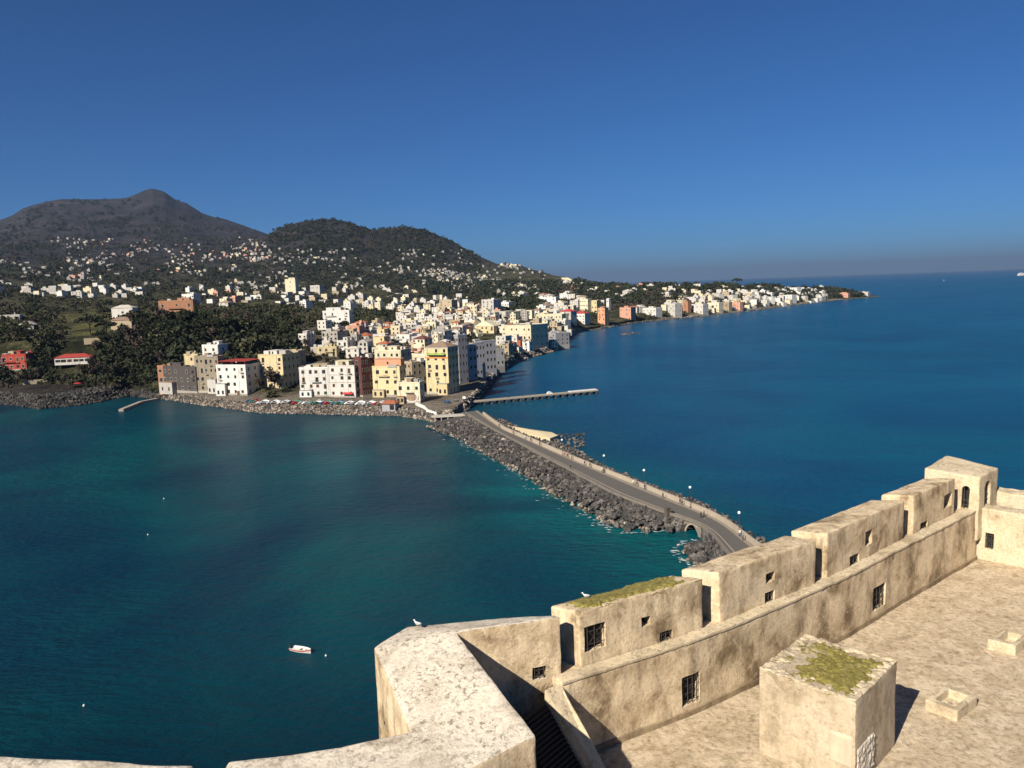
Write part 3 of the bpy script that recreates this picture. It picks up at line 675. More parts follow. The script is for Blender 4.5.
# --- square shaft with moss on its roof
SH = [(8.90, 19.90), (11.06, 22.06), (9.07, 24.02), (6.94, 21.95)]
cuts, wins = [], []
v_, f_ = prism(SH, 47.6, 50.63)
shaft = masonry(v_, f_, 'stone_shaft', M['shaft'], 0.05, 0.22, 0.025)
tag(shaft, 'square plastered shaft standing on the terrace, mossy flat top', 'shaft')
# pitted rim and moss on top
c = [Vector((*p, 0)) for p in SH]; mv, mf = [], []; NN = 90
for i in range(NN + 1):
    for j in range(NN + 1):
        s, t = i / NN, j / NN
        p = (c[0] * (1 - s) + c[1] * s) * (1 - t) + (c[3] * (1 - s) + c[2] * s) * t
        e = min(s * 8, (1 - s) * 4.2, t * 7, (1 - t) * 2.4)
        hgt = (e - 0.6 + 0.8 * mnoise.noise(p * 1.4) + 0.8 * mnoise.noise(p * 4.5) + 0.5 * mnoise.noise(p * 13)) * 0.09
        mv.append((p.x, p.y, 50.63 + max(-0.09, min(0.085, hgt)) + 0.022 * mnoise.noise(p * 11)))
for i in range(NN):
    for j in range(NN): a = i * (NN + 1) + j; mf.append((a, a + NN + 1, a + NN + 2, a + 1))
link('moss_cover', mesh_np('moss_cover', mv, mf, M['moss'], None, True), shaft)
cv = []
for i in range(NN + 1):
    for j in range(NN + 1):
        s, t = i / NN, j / NN
        p = (c[0] * (1 - s) + c[1] * s) * (1 - t) + (c[3] * (1 - s) + c[2] * s) * t
        e = min(s, 1 - s, t, 1 - t) * 9
        hgt = (0.75 - e + 1.3 * mnoise.noise(p * 2.6) + 0.9 * mnoise.noise(p * 7.0)) * 0.05
        k = 0.012 if min(i, j, NN - i, NN - j) > 0 else -0.03
        cv.append((p.x, p.y, 50.63 + max(-0.05, min(0.05, hgt)) + k + 0.02 * mnoise.noise(p * 14)))
link('crust', mesh_np('crust', cv, mf, M['sunny'], None, True), shaft)
# relief panel low on the right face and the pale repair patch on the left face
def panel(parent, name, m, p, q, px, out=0.03, rough_=0.0):
    m4, t = face_frame((px[0] + px[2]) / 2, (px[1] + px[3]) / 2, p, q); w_, h_ = sizes(m4, t, *(px[0], px[2], px[1], px[3]), p, q)
    nn = 14; v, f = [], []
    for i in range(nn + 1):
        for j in range(nn + 1):
            x, z = (i / nn - 0.5) * w_, (j / nn - 0.5) * h_; e = min(i, nn - i, j, nn - j) > 0
            v.append((x, -(out + rough_ * (mnoise.noise(Vector((x * 9, z * 9, 1))) if e else 0)) if e else 0.06, z))
    for i in range(nn):
        for j in range(nn): a = i * (nn + 1) + j; f.append((a, a + 1, a + nn + 2, a + nn + 1))
    o = link(name, mesh_np(name, v, f, m, None, rough_ == 0)); o.matrix_world = m4; o.parent = parent; return o
M['patch'] = paint('pale_render', (0.66, 0.57, 0.42), var=0.6, sc=2.5)
panel(shaft, 'rough_stone_panel', M['bastion'], SH[0], SH[1], (857, 739, 873.5, 775), 0.03, 0.05)
panel(shaft, 'repair_patch', M['patch'], SH[3], SH[0], (829, 732, 852, 766), 0.042)
# --- two low stone kerbs (skylight rims)
def rim(px, zt, label):
    A, B, C_, D = [at(u, v, zt) for u, v in px]
    cx = (A + B + C_ + D) / 4; t = 0.24
    outer = [tuple(p[:2]) for p in (A, B, C_, D)]; inner = [tuple((p + (cx - p) * t * 1.55)[:2]) for p in (A, B, C_, D)]
    n = 4; v = []; 
    for ring, z in ((outer, 47.9), (outer, zt), (inner, zt), (inner, zt - 0.28)): v += [(x, y, z) for x, y in ring]
    f = [(k * 4 + i, k * 4 + (i + 1) % 4, (k + 1) * 4 + (i + 1) % 4, (k + 1) * 4 + i) for k in range(3) for i in range(4)] + [(12, 13, 14, 15), (3, 2, 1, 0)]
    o = masonry(v, f, 'hollow_kerb_box', M['sunny'], 0.03, 0.12, 0.035)
    tag(o, label, 'stone rim', 'low hollow stone rims on the terrace'); return o
rim([(926, 699), (947, 684.5), (978.5, 696), (957.5, 711)], 48.36, 'low hollow square stone rim on the terrace beside the shaft shadow')
rim([(987, 639), (1007, 629), (1031, 634), (1016, 646)], 48.4, 'low hollow square stone rim at the right edge of the terrace')

# --- castle rock under the walls
ring = [(-60, 6), (-40, 14), (-20, 19), (-8, 17.5), (-6, 19.5), (-4.8, 22.5), (0, 24.6), (5, 27), (10.5, 30.8), (15, 35), (20.5, 40), (24, 42.5), (34, 46), (48, 40), (60, 20), (60, -60), (-60, -60)]
rv, rf = [], []
lev = [(47.5, 0), (44, 0.6), (36, 2.5), (24, 6), (12, 11), (3, 15), (-4, 20)]
ctr = Vector((0, -20))
pts = []
for i in range(len(ring)):
    a = Vector(ring[i]); b = Vector(ring[(i + 1) % len(ring)]); k = max(1, int((b - a).length / 2.5))
    pts += [a.lerp(b, j / k) for j in range(k)]
for li, (z, off) in enumerate(lev):
    for p in pts:
        d = (p - ctr).normalized(); q = p + d * off
        j = mnoise.noise_vector(Vector((q.x * 0.15, q.y * 0.15, z * 0.12))) * (0.12 * off + 0.0)
        rv.append((q.x + j.x, q.y + j.y, z + (j.z if 0 < li else 0)))
n = len(pts)
for li in range(len(lev) - 1):
    for i in range(n): a = li * n + i; b = li * n + (i + 1) % n; rf.append((a, b, b + n, a + n))
tag(link('castle_rock', mesh_np('castle_rock', rv, rf, M['rock_black'], None, True)), 'dark rock cliff under the castle walls', 'cliff', None, 'structure')

# ================================================================== CAUSEWAY, BRIDGE, PIER, ROCKS
def resample(pts, n):
    pts = np.array(pts, float); s = np.r_[0, np.cumsum(np.linalg.norm(np.diff(pts[:, :2], axis=0), axis=1))]
    t = np.linspace(0, s[-1], n); return np.stack([np.interp(t, s, pts[:, k]) for k in range(2)], 1)
Lpx = [(462, 411), (470, 415), (500.6, 431.6), (535, 450), (569, 467.5), (616, 492.5), (660, 508.5), (679, 514.5), (700, 525), (725, 555)]
Rpx = [(478, 408), (490, 417.5), (504, 427), (538, 441), (579, 458.5), (635, 480.5), (685, 500.5), (719, 514), (757, 542.5)]
RZ = 3.1
LE = [tuple(at(u, v, 3.7)[:2]) for u, v in Lpx]; RE = [tuple(at(u, v, 4.4)[:2]) for u, v in Rpx]
LE = LE[:7] + [(40.6, 192.0), (42.9, 189.2), (44.9, 185.0), (45.8, 179.0), (45.4, 161.0), (49.0, 121.0), (53.0, 60.0)]; RE += [(RE[-1][0] + 6, RE[-1][1] - 40), (RE[-1][0] + 9, 60)]
def smooth_line(p, n, it=6):
    q = resample(p, n)
    for _ in range(it): q[1:-1] = 0.25 * q[:-2] + 0.5 * q[1:-1] + 0.25 * q[2:]
    return q
NB = 90
LS = smooth_line(LE, NB, 2); RS0 = smooth_line(RE, NB * 4, 20)
RS = []
for i in range(NB):       # matching station across the road
    t = LS[min(NB - 1, i + 1)] - LS[max(0, i - 1)]; t = t / np.linalg.norm(t)
    k = np.argmin(np.abs((RS0 - LS[i]) @ t)); RS.append(RS0[k])
RS = np.array(RS); RS[1:-1] = 0.25 * RS[:-2] + 0.5 * RS[1:-1] + 0.25 * RS[2:]
def strip(a, b, za, zb, m, name, mats=None):
    n = len(a); v = [(*p, za) for p in a] + [(*p, zb) for p in b]
    return mesh_np(name, v, [(i, n + i, n + i + 1, i + 1) for i in range(n - 1)], m)
tag(link('causeway_road', strip(LS, RS, RZ, RZ, M['asphalt'], 'causeway_road')), 'grey causeway road between two low walls', 'road', None, 'structure')
mid = lambda t: LS * (1 - t) + RS * t
tag(link('pavement', strip(mid(0.80), mid(0.96), RZ + 0.12, RZ + 0.12, M['pave'], 'pavement')), 'pavement along the causeway', 'pavement', None, 'structure')
tag(link('drain_strip', strip(mid(0.17), mid(0.21), RZ + 0.004, RZ + 0.004, M['kerbstone'], 'drain_strip')), 'pale stone strip along the causeway', 'road', None, 'structure')
def wall_sweep(line, side, wdt, z0, z1, i0, i1):
    v, f = [], []
    for i in range(i0, i1):
        t = line[min(len(line) - 1, i + 1)] - line[max(0, i - 1)]; t /= np.linalg.norm(t); n = np.array([-t[1], t[0]]) * side
        a = line[i]; b = line[i] + n * wdt
        v += [(*a, z0), (*a, z1 + 0.05 * math.sin(i * 1.7)), (*b, z1 + 0.05 * math.sin(i * 1.7)), (*b, z0)]
    for i in range(i1 - i0 - 1):
        for k in range(3): a = i * 4 + k; f.append((a, a + 1, a + 5, a + 4))
    f += [(0, 1, 2, 3), tuple(4 * (i1 - i0 - 1) + k for k in (3, 2, 1, 0))]
    return v, f
v_, f_ = wall_sweep(RS, 1, 0.6, 0.0, 4.35, 3, NB)
tag(link('parapet_wall', mesh_np('parapet_wall', v_, f_, M['kerbstone'])), 'long pale parapet wall on the open-sea side of the causeway', 'wall')
v_, f_ = wall_sweep(LS, -1, 0.5, 3.0, 3.65, 3, NB)
tag(link('parapet_wall', mesh_np('parapet_wall', v_, f_, paint('causeway_stone', (0.21, 0.185, 0.155), var=0.6, sc=0.6))), 'low grey wall on the harbour side of the causeway above the boulders', 'wall')
# bridge arch near the castle end
ac = np.array([43.0, 188.9]); ia = int(np.argmin(np.linalg.norm(LS - ac, axis=1)))
wlL_px = [(430, 428), (460, 439), (491, 458), (522.5, 474), (554, 495.6), (585, 511), (610, 527), (629, 533), (654, 531.6), (672, 530)]
wlR_px = [(479, 405), (500, 414), (522.5, 427), (550.6, 431.6), (580, 442), (591, 455), (616, 469), (660, 485), (697.5, 497), (722.5, 511), (750, 534)]
WL = [tuple(at(u, v, 0)[:2]) for u, v in wlL_px]; WR = [tuple(at(u, v, 0)[:2]) for u, v in wlR_px]
tang = LS[ia + 1] - LS[ia - 1]; tang /= np.linalg.norm(tang)
def near_wl(line, p, t):
    k = np.argmin(np.abs((line - p) @ t) + 0.15 * np.linalg.norm(line - p, axis=1)); return line[k]
WLs = resample(WL, 400); WRs = resample(WR, 400)
bv, bf = [], []; rows = []
for i in range(0, NB):
    t = LS[min(NB - 1, i + 1)] - LS[max(0, i - 1)]; t /= np.linalg.norm(t)
    n = np.array([-t[1], t[0]])
    wl = near_wl(WLs, LS[i], t); wr = near_wl(WRs, RS[i], t)
    offl = np.linalg.norm(wl - LS[i]) if i < ia - 2 else 0.6; offr = float(np.clip(np.linalg.norm(wr - RS[i]) * 0.8, 2.0, 14))
    rows.append((LS[i], RS[i], n, float(np.clip(offl, 0.6, 24)), offr))
for k in range(3):
    o_ = [r[3] for r in rows]; o_[1:-1] = [0.25 * o_[i - 1] + 0.5 * o_[i] + 0.25 * o_[i + 1] for i in range(1, NB - 1)]
    p_ = [r[4] for r in rows]; p_[1:-1] = [0.25 * p_[i - 1] + 0.5 * p_[i] + 0.25 * p_[i + 1] for i in range(1, NB - 1)]
    rows = [(r[0], r[1], r[2], a, b) for r, a, b in zip(rows, o_, p_)]
AG = 4     # half opening in stations is set by distance below
sl_ = np.linalg.norm(LS - LS[ia], axis=1)
gap = [i for i in range(NB) if sl_[i] < 5.6]
def bank(i0, i1, name):
    v, f = [], []
    for i in range(i0, i1):
        l, r, n, ol, orr = rows[i]
        a = l - n * -1 * 0; 
        v += [(*(l - n * -ol), -1.5) if False else (*(l - n * ol), -1.2), (*(l - n * 0.45), 2.7), (*l, RZ - 0.02), (*r, RZ - 0.02), (*(r + n * 0.55), 2.6), (*(r + n * orr), -1.2)]
    for i in range(i1 - i0 - 1):
        for k in range(5): a = i * 6 + k; f.append((a, a + 1, a + 7, a + 6))
    f += [tuple(range(6)), tuple(6 * (i1 - i0 - 1) + k for k in range(5, -1, -1))]
    return mesh_np(name, v, f, M['rock_dark'])
# which side is the harbour? n points left of travel (town -> castle), i.e. to the open sea (+x); harbour is -n
tag(link('causeway_bank', bank(0, gap[0] + 1, 'causeway_bank')), 'stone core of the causeway', 'causeway', None, 'structure')
tag(link('causeway_bank', bank(gap[-1], NB, 'causeway_bank')), 'stone core of the causeway by the castle', 'causeway', None, 'structure')
g0, g1 = gap[0], gap[-1]
bp = [tuple(LS[i] - rows[i][2] * 0.06) for i in range(g0, g1 + 1)] + [tuple(RS[i] + rows[i][2] * 0.06) for i in range(g1, g0 - 1, -1)]
ang = math.atan2(tang[1], tang[0])
m4 = Matrix(((tang[0], -tang[1], 0, ac[0] + tang[1] * 3), (tang[1], tang[0], 0, ac[1] - tang[0] * 3), (0, 0, 1, 0.3), (0, 0, 0, 1)))
v_, f_ = prism(bp, -1.5, RZ - 0.03)
br = masonry(v_, f_, 'stone_bridge', M['rock_dark'], 0, 0.8, 0.05, [(m4, 6.2, 16, 4.2, True)])
br.data.materials[0] = paint('bridge_stone', (0.22, 0.19, 0.16), var=0.5, sc=0.8)
tag(br, 'dark stone arch bridge at the castle end of the causeway', 'bridge')
ring_b = MB()
nrm = np.array([tang[1], -tang[0]])
for k in range(15):
    a0, a1 = math.pi * k / 15 + 0.012, math.pi * (k + 1) / 15 - 0.012
    pr = []
    for a in (a0, a1):
        for rr in (3.1, 3.65):
            q = LS[ia] + tang * rr * math.cos(a) + nrm * 0.05; pr.append((q[0], q[1], -0.7 + rr * math.sin(a)))
    pr2 = [(p[0] + nrm[0] * 0.12, p[1] + nrm[1] * 0.12, p[2]) for p in pr]
    ring_b.add(pr + pr2, [(0, 1, 3, 2), (4, 6, 7, 5), (0, 4, 5, 1), (1, 5, 7, 3), (3, 7, 6, 2), (2, 6, 4, 0)])
ring_b.build('arch_ring', M['kerbstone'], br)
# little pillar on the wall before the bridge
pp = at(667.5, 524.5, 0.5)
pl_ = MB().box(-0.75, 0.75, -0.75, 0.75, -1.5, 4.6, 0, (-0.55, 0.55, -0.55, 0.55)).box(-0.7, 0.7, -0.7, 0.7, 4.603, 4.95)
tag(pl_.build('stone_pillar', paint('pillar_stone', (0.10, 0.085, 0.07), var=0.5), None, (pp[0], pp[1], 0), ang), 'dark stone pillar on the causeway wall beside the arch', 'pillar')
# pale beach beside the causeway
bc = [at(u, v, 0.8) for u, v in [(507, 427), (530, 431), (552, 434), (558, 437), (550, 440), (530, 436)]]
bm_ = [(*p[:2], 1.6 - 0.03 * i) for i, p in enumerate(bc)]
ctr = sum(np.array(p) for p in bm_) / 6
tag(link('beach', mesh_np('beach', bm_ + [(ctr[0], ctr[1], 2.0)] + [(p[0], p[1], -0.6) for p in bm_], [(i, (i + 1) % 6, 6) for i in range(6)] + [(i, 7 + i, 7 + (i + 1) % 6, (i + 1) % 6) for i in range(6)], paint('sand', (0.66, 0.56, 0.36), var=0.15))), 'small pale sand patch beside the causeway', 'beach', None, 'structure')

# ------------------------------------------------------------------ boulders
def rock_proto(seed):
    bm = bmesh.new(); bmesh.ops.create_icosphere(bm, subdivisions=2, radius=1.0)
    for v in bm.verts:
        p = v.co.copy(); k = Vector((seed * 3.1, seed * 1.7, 0))
        v.co = p * (0.78 + 0.45 * mnoise.noise(p * 1.1 + k) + 0.15 * mnoise.noise(p * 2.7 + k))
    r = random.Random(seed)
    for _ in range(5):                                   # chip flat faces
        n = Vector((r.uniform(-1, 1), r.uniform(-1, 1), r.uniform(-1, 1))).normalized(); d = r.uniform(0.45, 0.7)
        for v in bm.verts:
            e = v.co.dot(n) - d
            if e > 0: v.co -= n * e
    bmesh.ops.dissolve_limit(bm, angle_limit=R(6), verts=bm.verts, edges=bm.edges)
    bmesh.ops.triangulate(bm, faces=bm.faces)
    me = bpy.data.meshes.new('boulder'); bm.to_mesh(me); bm.free(); return me
protos = [rock_proto(k) for k in range(9)]
PV = []
for me in protos:
    a = np.zeros(len(me.vertices) * 3); me.vertices.foreach_get('co', a); t = np.array([p.vertices[:] for p in me.polygons]); PV.append((a.reshape(-1, 3), t))
rocks = []       # (x, y, z, size, kind)
def add_rock(x, y, z, s, kind): rocks.append((x, y, z, s, kind))
for i in range(4, NB - 1):
    l, r, n, ol, orr = rows[i]; seg = np.linalg.norm(LS[i + 1] - LS[i]) if i + 1 < NB else 3
    if LS[i][1] < 130: continue
    if ol > 1.5 and i < g0:
        for _ in range(int(seg * ol * 1.25)):
            t = rng.random(); q = LS[i] + (LS[i + 1] - LS[i]) * rng.random() - n * (0.6 + t * (ol - 0.2)); s = rng.choice([0.45, 0.65, 0.85, 1.1], p=[.3, .36, .24, .10]) * rng.uniform(.8, 1.2)
            add_rock(q[0], q[1], 2.5 * (1 - t) + 0.15 * t + rng.uniform(-.15, .35), s, 'rock_pale' if (t > 0.86 and rng.random() < 0.3) or rng.random() < 0.03 else 'rock_dark')
    for _ in range(int(seg * orr * 0.8)):
        t = rng.random(); q = RS[i] + (LS[i + 1] - LS[i]) * rng.random() + n * (0.8 + t * (orr - 0.4)); s = rng.choice([0.4, 0.6, 0.85]) * rng.uniform(.8, 1.2)
        if ((q - np.array([ctr[0], ctr[1]])) ** 2).sum() < 0: continue
        add_rock(q[0], q[1], 2.0 * (1 - t) + 0.1 * t + rng.uniform(-.15, .3), s, 'rock_dark' if rng.random() < .9 else 'rock_pale')
for _ in range(60):                                     # tidal shelf off the beach
    p = at(rng.uniform(555, 584), rng.uniform(434, 447), 0.2); add_rock(p[0], p[1], 0.2, rng.uniform(.5, 1.1), 'rock_dark')
ic = at(703, 551, 1.0)
for _ in range(300):                                     # islet by the arch
    a = rng.uniform(0, 2 * math.pi); r_ = math.sqrt(rng.random()); x = ic[0] + 1.2 + r_ * 5.6 * math.cos(a); y = ic[1] + r_ * 8.5 * math.sin(a)
    add_rock(x, y, 2.6 * (1 - r_) + 0.1, rng.uniform(.5, 1.0), 'rock_dark' if r_ < .9 or rng.random() < .7 else 'rock_pale')
for _ in range(3400):                                    # quay riprap and east shore
    u = rng.uniform(152, 452); d = cdist(u) + rng.uniform(-1.8, 8.0); az = azim(u)
    z = ground_d(u, d); s = rng.uniform(.45, 1.0)
    add_rock(d * math.sin(az), d * math.cos(az), max(0.1, z) + 0.15, s, 'rock_pale' if rng.random() < 0.5 else 'rock_dark')
for _ in range(1500):
    u = rng.uniform(458, 566); c = cdist(u); t = rng.random(); d = c + t * 12 - 2; az = azim(u)
    big = 1.5 if (478 < u < 492 or 535 < u < 562) else 1.0
    add_rock(d * math.sin(az), d * math.cos(az), max(0.2, ground_d(u, d)) + 0.2, rng.uniform(.8, 1.6) * big, 'rock_pale' if rng.random() < .6 else 'rock_dark')
for _ in range(2600):                                    # lava shore on the left
    u = rng.uniform(-40, 150); c = cdist(u); d = c + rng.uniform(-2, 22); az = azim(u)
    z = ground_d(u, d); s = rng.uniform(.5, 1.6) ** 1.2
    if z > 6.5 - 3 * (u > 118): continue
    add_rock(d * math.sin(az), d * math.cos(az), max(0.1, z) + 0.2, s, 'rock_black' if rng.random() < .85 else 'rock_dark')
for _ in range(260):
    u = rng.uniform(600, 880); c = cdist(u); d = c + rng.uniform(-3, 10); az = azim(u)
    add_rock(d * math.sin(az), d * math.cos(az), 0.6, rng.uniform(1.5, 3.2), 'rock_dark')
for cx, cy, k in [(628, 334.5, 14), (634, 333.5, 10)]:   # reef off the pink house
    for _ in range(k): p = at(cx + rng.uniform(-7, 7), cy + rng.uniform(-.6, .6), 0); add_rock(p[0], p[1], 0.1, rng.uniform(1.5, 2.6), 'rock_dark')
rocks.sort(key=lambda r: -(r[3] / math.hypot(r[0], r[1])))
for k, (x, y, z, s, kind) in enumerate(rocks[:290]):
    me = protos[k % 9]; key = ('r', k % 9, kind)
    if key not in M:
        c = me.copy(); c.materials.append(M[kind]); M[key] = c
    o = link('boulder', M[key], None, (x, y, z)); o.scale = (s, s * rng.uniform(.7, 1.1), s * rng.uniform(.65, .95)); o.rotation_euler = (rng.uniform(-.5, .5), rng.uniform(-.5, .5), rng.uniform(0, 6.3))
    far_ = math.hypot(x, y)
    lab = {'rock_dark': 'dark rough boulder heaped against the castle end of the causeway', 'rock_pale': 'pale rough boulder among the shore rocks', 'rock_black': 'black lava boulder on the shore at left'}[kind]
    if x > 36 and y < 182 and kind == 'rock_dark': lab = 'dark rough boulder in the rock mound beside the arch'
    if far_ > 330 and kind == 'rock_dark': lab = 'dark boulder on the far town shore'
    tag(o, lab, 'boulder', lab.replace('boulder', 'boulders'))
for kind, nm, lb in (('rock_dark', 'dark_riprap', 'heaped dark boulders along the causeway and quay'), ('rock_pale', 'pale_riprap', 'pale boulders along the quay and the east shore'), ('rock_black', 'lava_shore', 'black broken lava rocks along the shore at left')):
    V, Fc, off = [], [], 0
    for k, (x, y, z, s, kd) in enumerate(rocks[290:]):
        if kd != kind: continue
        pvv, t = PV[k % 9]; a = rng.uniform(0, 6.3); b = rng.uniform(-.5, .5)
        Rm = np.array(Matrix.Rotation(a, 3, 'Z') @ Matrix.Rotation(b, 3, 'X')); sc_ = np.array([s, s * rng.uniform(.7, 1.1), s * rng.uniform(.6, .95)])
        V.append((pvv * sc_) @ Rm.T + (x, y, z)); Fc.append(t + off); off += len(pvv)
    tag(link(nm, mesh_np(nm, np.vstack(V).tolist(), np.vstack(Fc).tolist(), M[kind])), lb, 'boulders', None, 'stuff')

# foam flecks where the swell washes the rocks
FV, FF = [], []
for k in range(260):
    if k < 200: q = WLs[rng.integers(20, 399)]; q = q + np.array([-0.9, -0.35]) * rng.exponential(1.6)
    else: q = np.array([ic[0] + 1.2, ic[1]]) + np.array([6.6, 9.4]) * np.array([math.cos(a_ := rng.uniform(1.6, 4.8)), math.sin(a_)]) * rng.uniform(.95, 1.2)
    L_, W_ = rng.uniform(.15, .8), rng.uniform(.08, .25); a = rng.uniform(-.7, .3); n_ = 7; o_ = len(FV)
    for j in range(n_):
        b_ = 2 * math.pi * j / n_; rr = rng.uniform(.6, 1.1); x, y = L_ * rr * math.cos(b_), W_ * rr * math.sin(b_)
        FV.append((q[0] + x * math.cos(a) - y * math.sin(a), q[1] + x * math.sin(a) + y * math.cos(a), 0.05 + .0004 * k))
    FF.append(tuple(range(o_, o_ + n_)))
tag(link('foam', mesh_np('foam', FV, FF, plain('sea_foam', (.6, .64, .64), .8))), 'white foam flecks at the foot of the riprap', 'foam', None, 'stuff')

# ------------------------------------------------------------------ pier on piles
p0, p1 = at(478, 400.5, 2.4)[:2], at(596.5, 389.5, 2.4)[:2]
pd = p1 - p0; pL = float(np.linalg.norm(pd)); pa = math.atan2(pd[1], pd[0])
pier = empty('pier', (p0[0], p0[1], 0), pa); tag(pier, 'long low concrete pier on dark piles reaching into the blue bay', 'pier')
MB().box(-6, pL, -2.0, 2.0, 1.75, 2.4).build('deck', M['kerbstone'], pier)
MB().box(pL * 0.76, pL - 0.3, -1.9, 1.9, 2.404, 2.75).build('pier_head', M['bright'], pier)
pm = MB().box(-0.45, 0.45, -1.8, 1.8, -2, 1.74).mesh('pile', M['stone'])
for k in range(17): link('pile', pm, pier, (3 + k * (pL - 4) / 16, 0, 0))
bpx = pL * 0.59
tag(MB().box(-1.6, 1.6, -0.8, 0.8, 0, 0.75, 0, (-1.5, 1.2, -0.7, 0.7)).box(-1.2, 0.6, -0.65, 0.65, 0.75, 1.35, 0, (-0.9, 0.4, -0.55, 0.55)).build('covered_boat', M['bright'], None, (p0[0] + math.cos(pa) * bpx, p0[1] + math.sin(pa) * bpx, 2.41), pa), 'white covered dinghy standing on the pier deck', 'boat')
# ------------------------------------------------------------------ breakwater at the left
a_, b_ = at(157, 399, 0.8)[:2], at(121, 410, 0.8)[:2]
mid_ = at(141, 402, .8)[:2]
def walk(pts, wdt, z, name, m):
    v = []; n = len(pts)
    for i in range(n):
        t = np.array(pts[min(n - 1, i + 1)]) - np.array(pts[max(0, i - 1)]); t = t / np.linalg.norm(t); q = np.array([-t[1], t[0]]) * wdt / 2
        v += [(*(pts[i] - q), -1.5), (*(pts[i] - q), z), (*(pts[i] + q), z), (*(pts[i] + q), -1.5)]
    f = [(i * 4 + k, i * 4 + k + 1, i * 4 + k + 5, i * 4 + k + 4) for i in range(n - 1) for k in range(3)] + [(0, 1, 2, 3), (4 * n - 1, 4 * n - 2, 4 * n - 3, 4 * n - 4)]
    return mesh_np(name, v, f, m)
tag(link('jetty', walk([a_, mid_, b_], 2.6, 1.3, 'jetty', M['concrete'])), 'short bent grey jetty in front of the lava shore at left', 'jetty')

# ------------------------------------------------------------------ lamps
lm = MB().tube((0, 0, 0), (0, 0, 0.5), 0.16, 8, 0, 0.11).tube((0, 0, 0.5), (0, 0, 5.2), 0.075, 8, 0, 0.05).mesh('pole', M['iron'])
gm_ = MB().ball((0, 0, 5.5), 0.36, m=0, nu=10, nv=8).mesh('globe', plain('lamp_globe', (0.85, 0.87, 0.88), 0.3), True)
cm_ = MB().tube((0, 0, 5.15), (0, 0, 5.25), 0.2, 8).mesh('collar', M['iron'])
lamp_tops = [(690, 491, 'lamp post with white globe on the causeway, the second nearest to the castle'), (739, 514, 'lamp post with white globe nearest to the castle end of the causeway'), (644, 474.7, 'lamp post with white globe on the causeway, third from the castle'), (604, 459.7, 'lamp post with white globe on the causeway, fourth from the castle'), (562, 444, 'lamp post with white globe beside the sand patch')]
for u, v, lb in lamp_tops:
    best = None
    for k in np.linspace(2, NB - 2, 1500):
        i = int(k); fr = k - i; q = RS[i] * (1 - fr) + RS[min(i + 1, NB - 1)] * fr - rows[i][2] * 0.55
        dv = np.array([q[0], q[1], RZ + 5.6 - H]); pu = 512 + F * (dv @ rgt) / (dv @ fwd)
        if best is None or abs(pu - u) < best[0]: best = (abs(pu - u), q)
    q = best[1]
    r = empty('street_lamp', (q[0], q[1], RZ + 0.12)); tag(r, lb, 'street lamp', 'street lamps along the causeway')
    link('pole', lm, r); link('globe', gm_, r); link('collar', cm_, r)

# ------------------------------------------------------------------ people on the causeway
def person_mesh(seed, mats):
    """one continuous skinned body, walking; materials 0 skin 1 top 2 trousers 3 hair"""
    r = random.Random(seed); st_ = r.uniform(0.1, 0.26); sw = r.uniform(0.05, 0.2)
    P = [(0, 0, 0.95), (0, 0, 1.18), (0, 0.01, 1.40), (0, 0.02, 1.50), (0, 0.03, 1.60), (0, 0.03, 1.73),
         (0.19, 0, 1.40), (0.25, sw, 1.12), (0.25, sw + 0.1, 0.88), (-0.19, 0, 1.40), (-0.25, -sw, 1.12), (-0.25, -sw + 0.08, 0.88),
         (0.1, 0, 0.9), (0.11, -st_ * 0.5 + 0.03, 0.5), (0.11, -st_, 0.09), (0.11, -st_ + 0.17, 0.04),
         (-0.1, 0, 0.9), (-0.11, st_ * 0.5 + 0.05, 0.5), (-0.11, st_, 0.09), (-0.11, st_ + 0.17, 0.04)]
    E_ = [(0, 1), (1, 2), (2, 3), (3, 4), (4, 5), (2, 6), (6, 7), (7, 8), (2, 9), (9, 10), (10, 11), (0, 12), (12, 13), (13, 14), (14, 15), (0, 16), (16, 17), (17, 18), (18, 19)]
    rad_ = [.15, .14, .15, .065, .10, .085, .08, .055, .045, .08, .055, .045, .10, .075, .05, .045, .10, .075, .05, .045]
    me = bpy.data.meshes.new('p'); me.from_pydata(P, E_, []); o = bpy.data.objects.new('p', me); COL.objects.link(o)
    o.modifiers.new('s', 'SKIN'); sk = me.skin_vertices[0].data
    for k, x in enumerate(rad_): sk[k].radius = (x, x * (0.75 if k < 3 else 1)); 
    sk[0].use_root = True
    sb = o.modifiers.new('u', 'SUBSURF'); sb.levels = 1
    dg = bpy.context.evaluated_depsgraph_get(); dg.update()
    ne = bpy.data.meshes.new_from_object(o.evaluated_get(dg)); bpy.data.objects.remove(o); bpy.data.meshes.remove(me)
    ne.name = 'person'; ne.materials.clear()
    for m in mats: ne.materials.append(m)
    for p in ne.polygons:
        c = p.center; p.use_smooth = True
        p.material_index = 3 if (c.z > 1.66 or (c.z > 1.56 and c.y < 0.0)) else 0 if c.z > 1.47 or (abs(c.x) > .2 and c.z < .95) else 1 if c.z > 0.93 or abs(c.x) > .19 else 2 if c.z > .1 else 3
    return ne
def cloth(n, c): return plain(n, c, 0.85)
SK, HR = cloth('skin', (0.5, 0.32, 0.22)), cloth('dark_hair', (0.02, 0.015, 0.012))
tops = dict(black=cloth('black_jacket', (0.015, 0.015, 0.017)), navy=cloth('navy_jacket', (0.02, 0.03, 0.08)), grey=cloth('grey_coat', (0.2, 0.2, 0.2)), white=cloth('white_top', (0.75, 0.74, 0.72)), red=cloth('red_top', (0.4, 0.04, 0.04)), brown=cloth('brown_coat', (0.12, 0.07, 0.04)))
trs = dict(dark=cloth('dark_trousers', (0.02, 0.02, 0.025)), blue=cloth('blue_jeans', (0.05, 0.08, 0.16)))
pmesh = {}
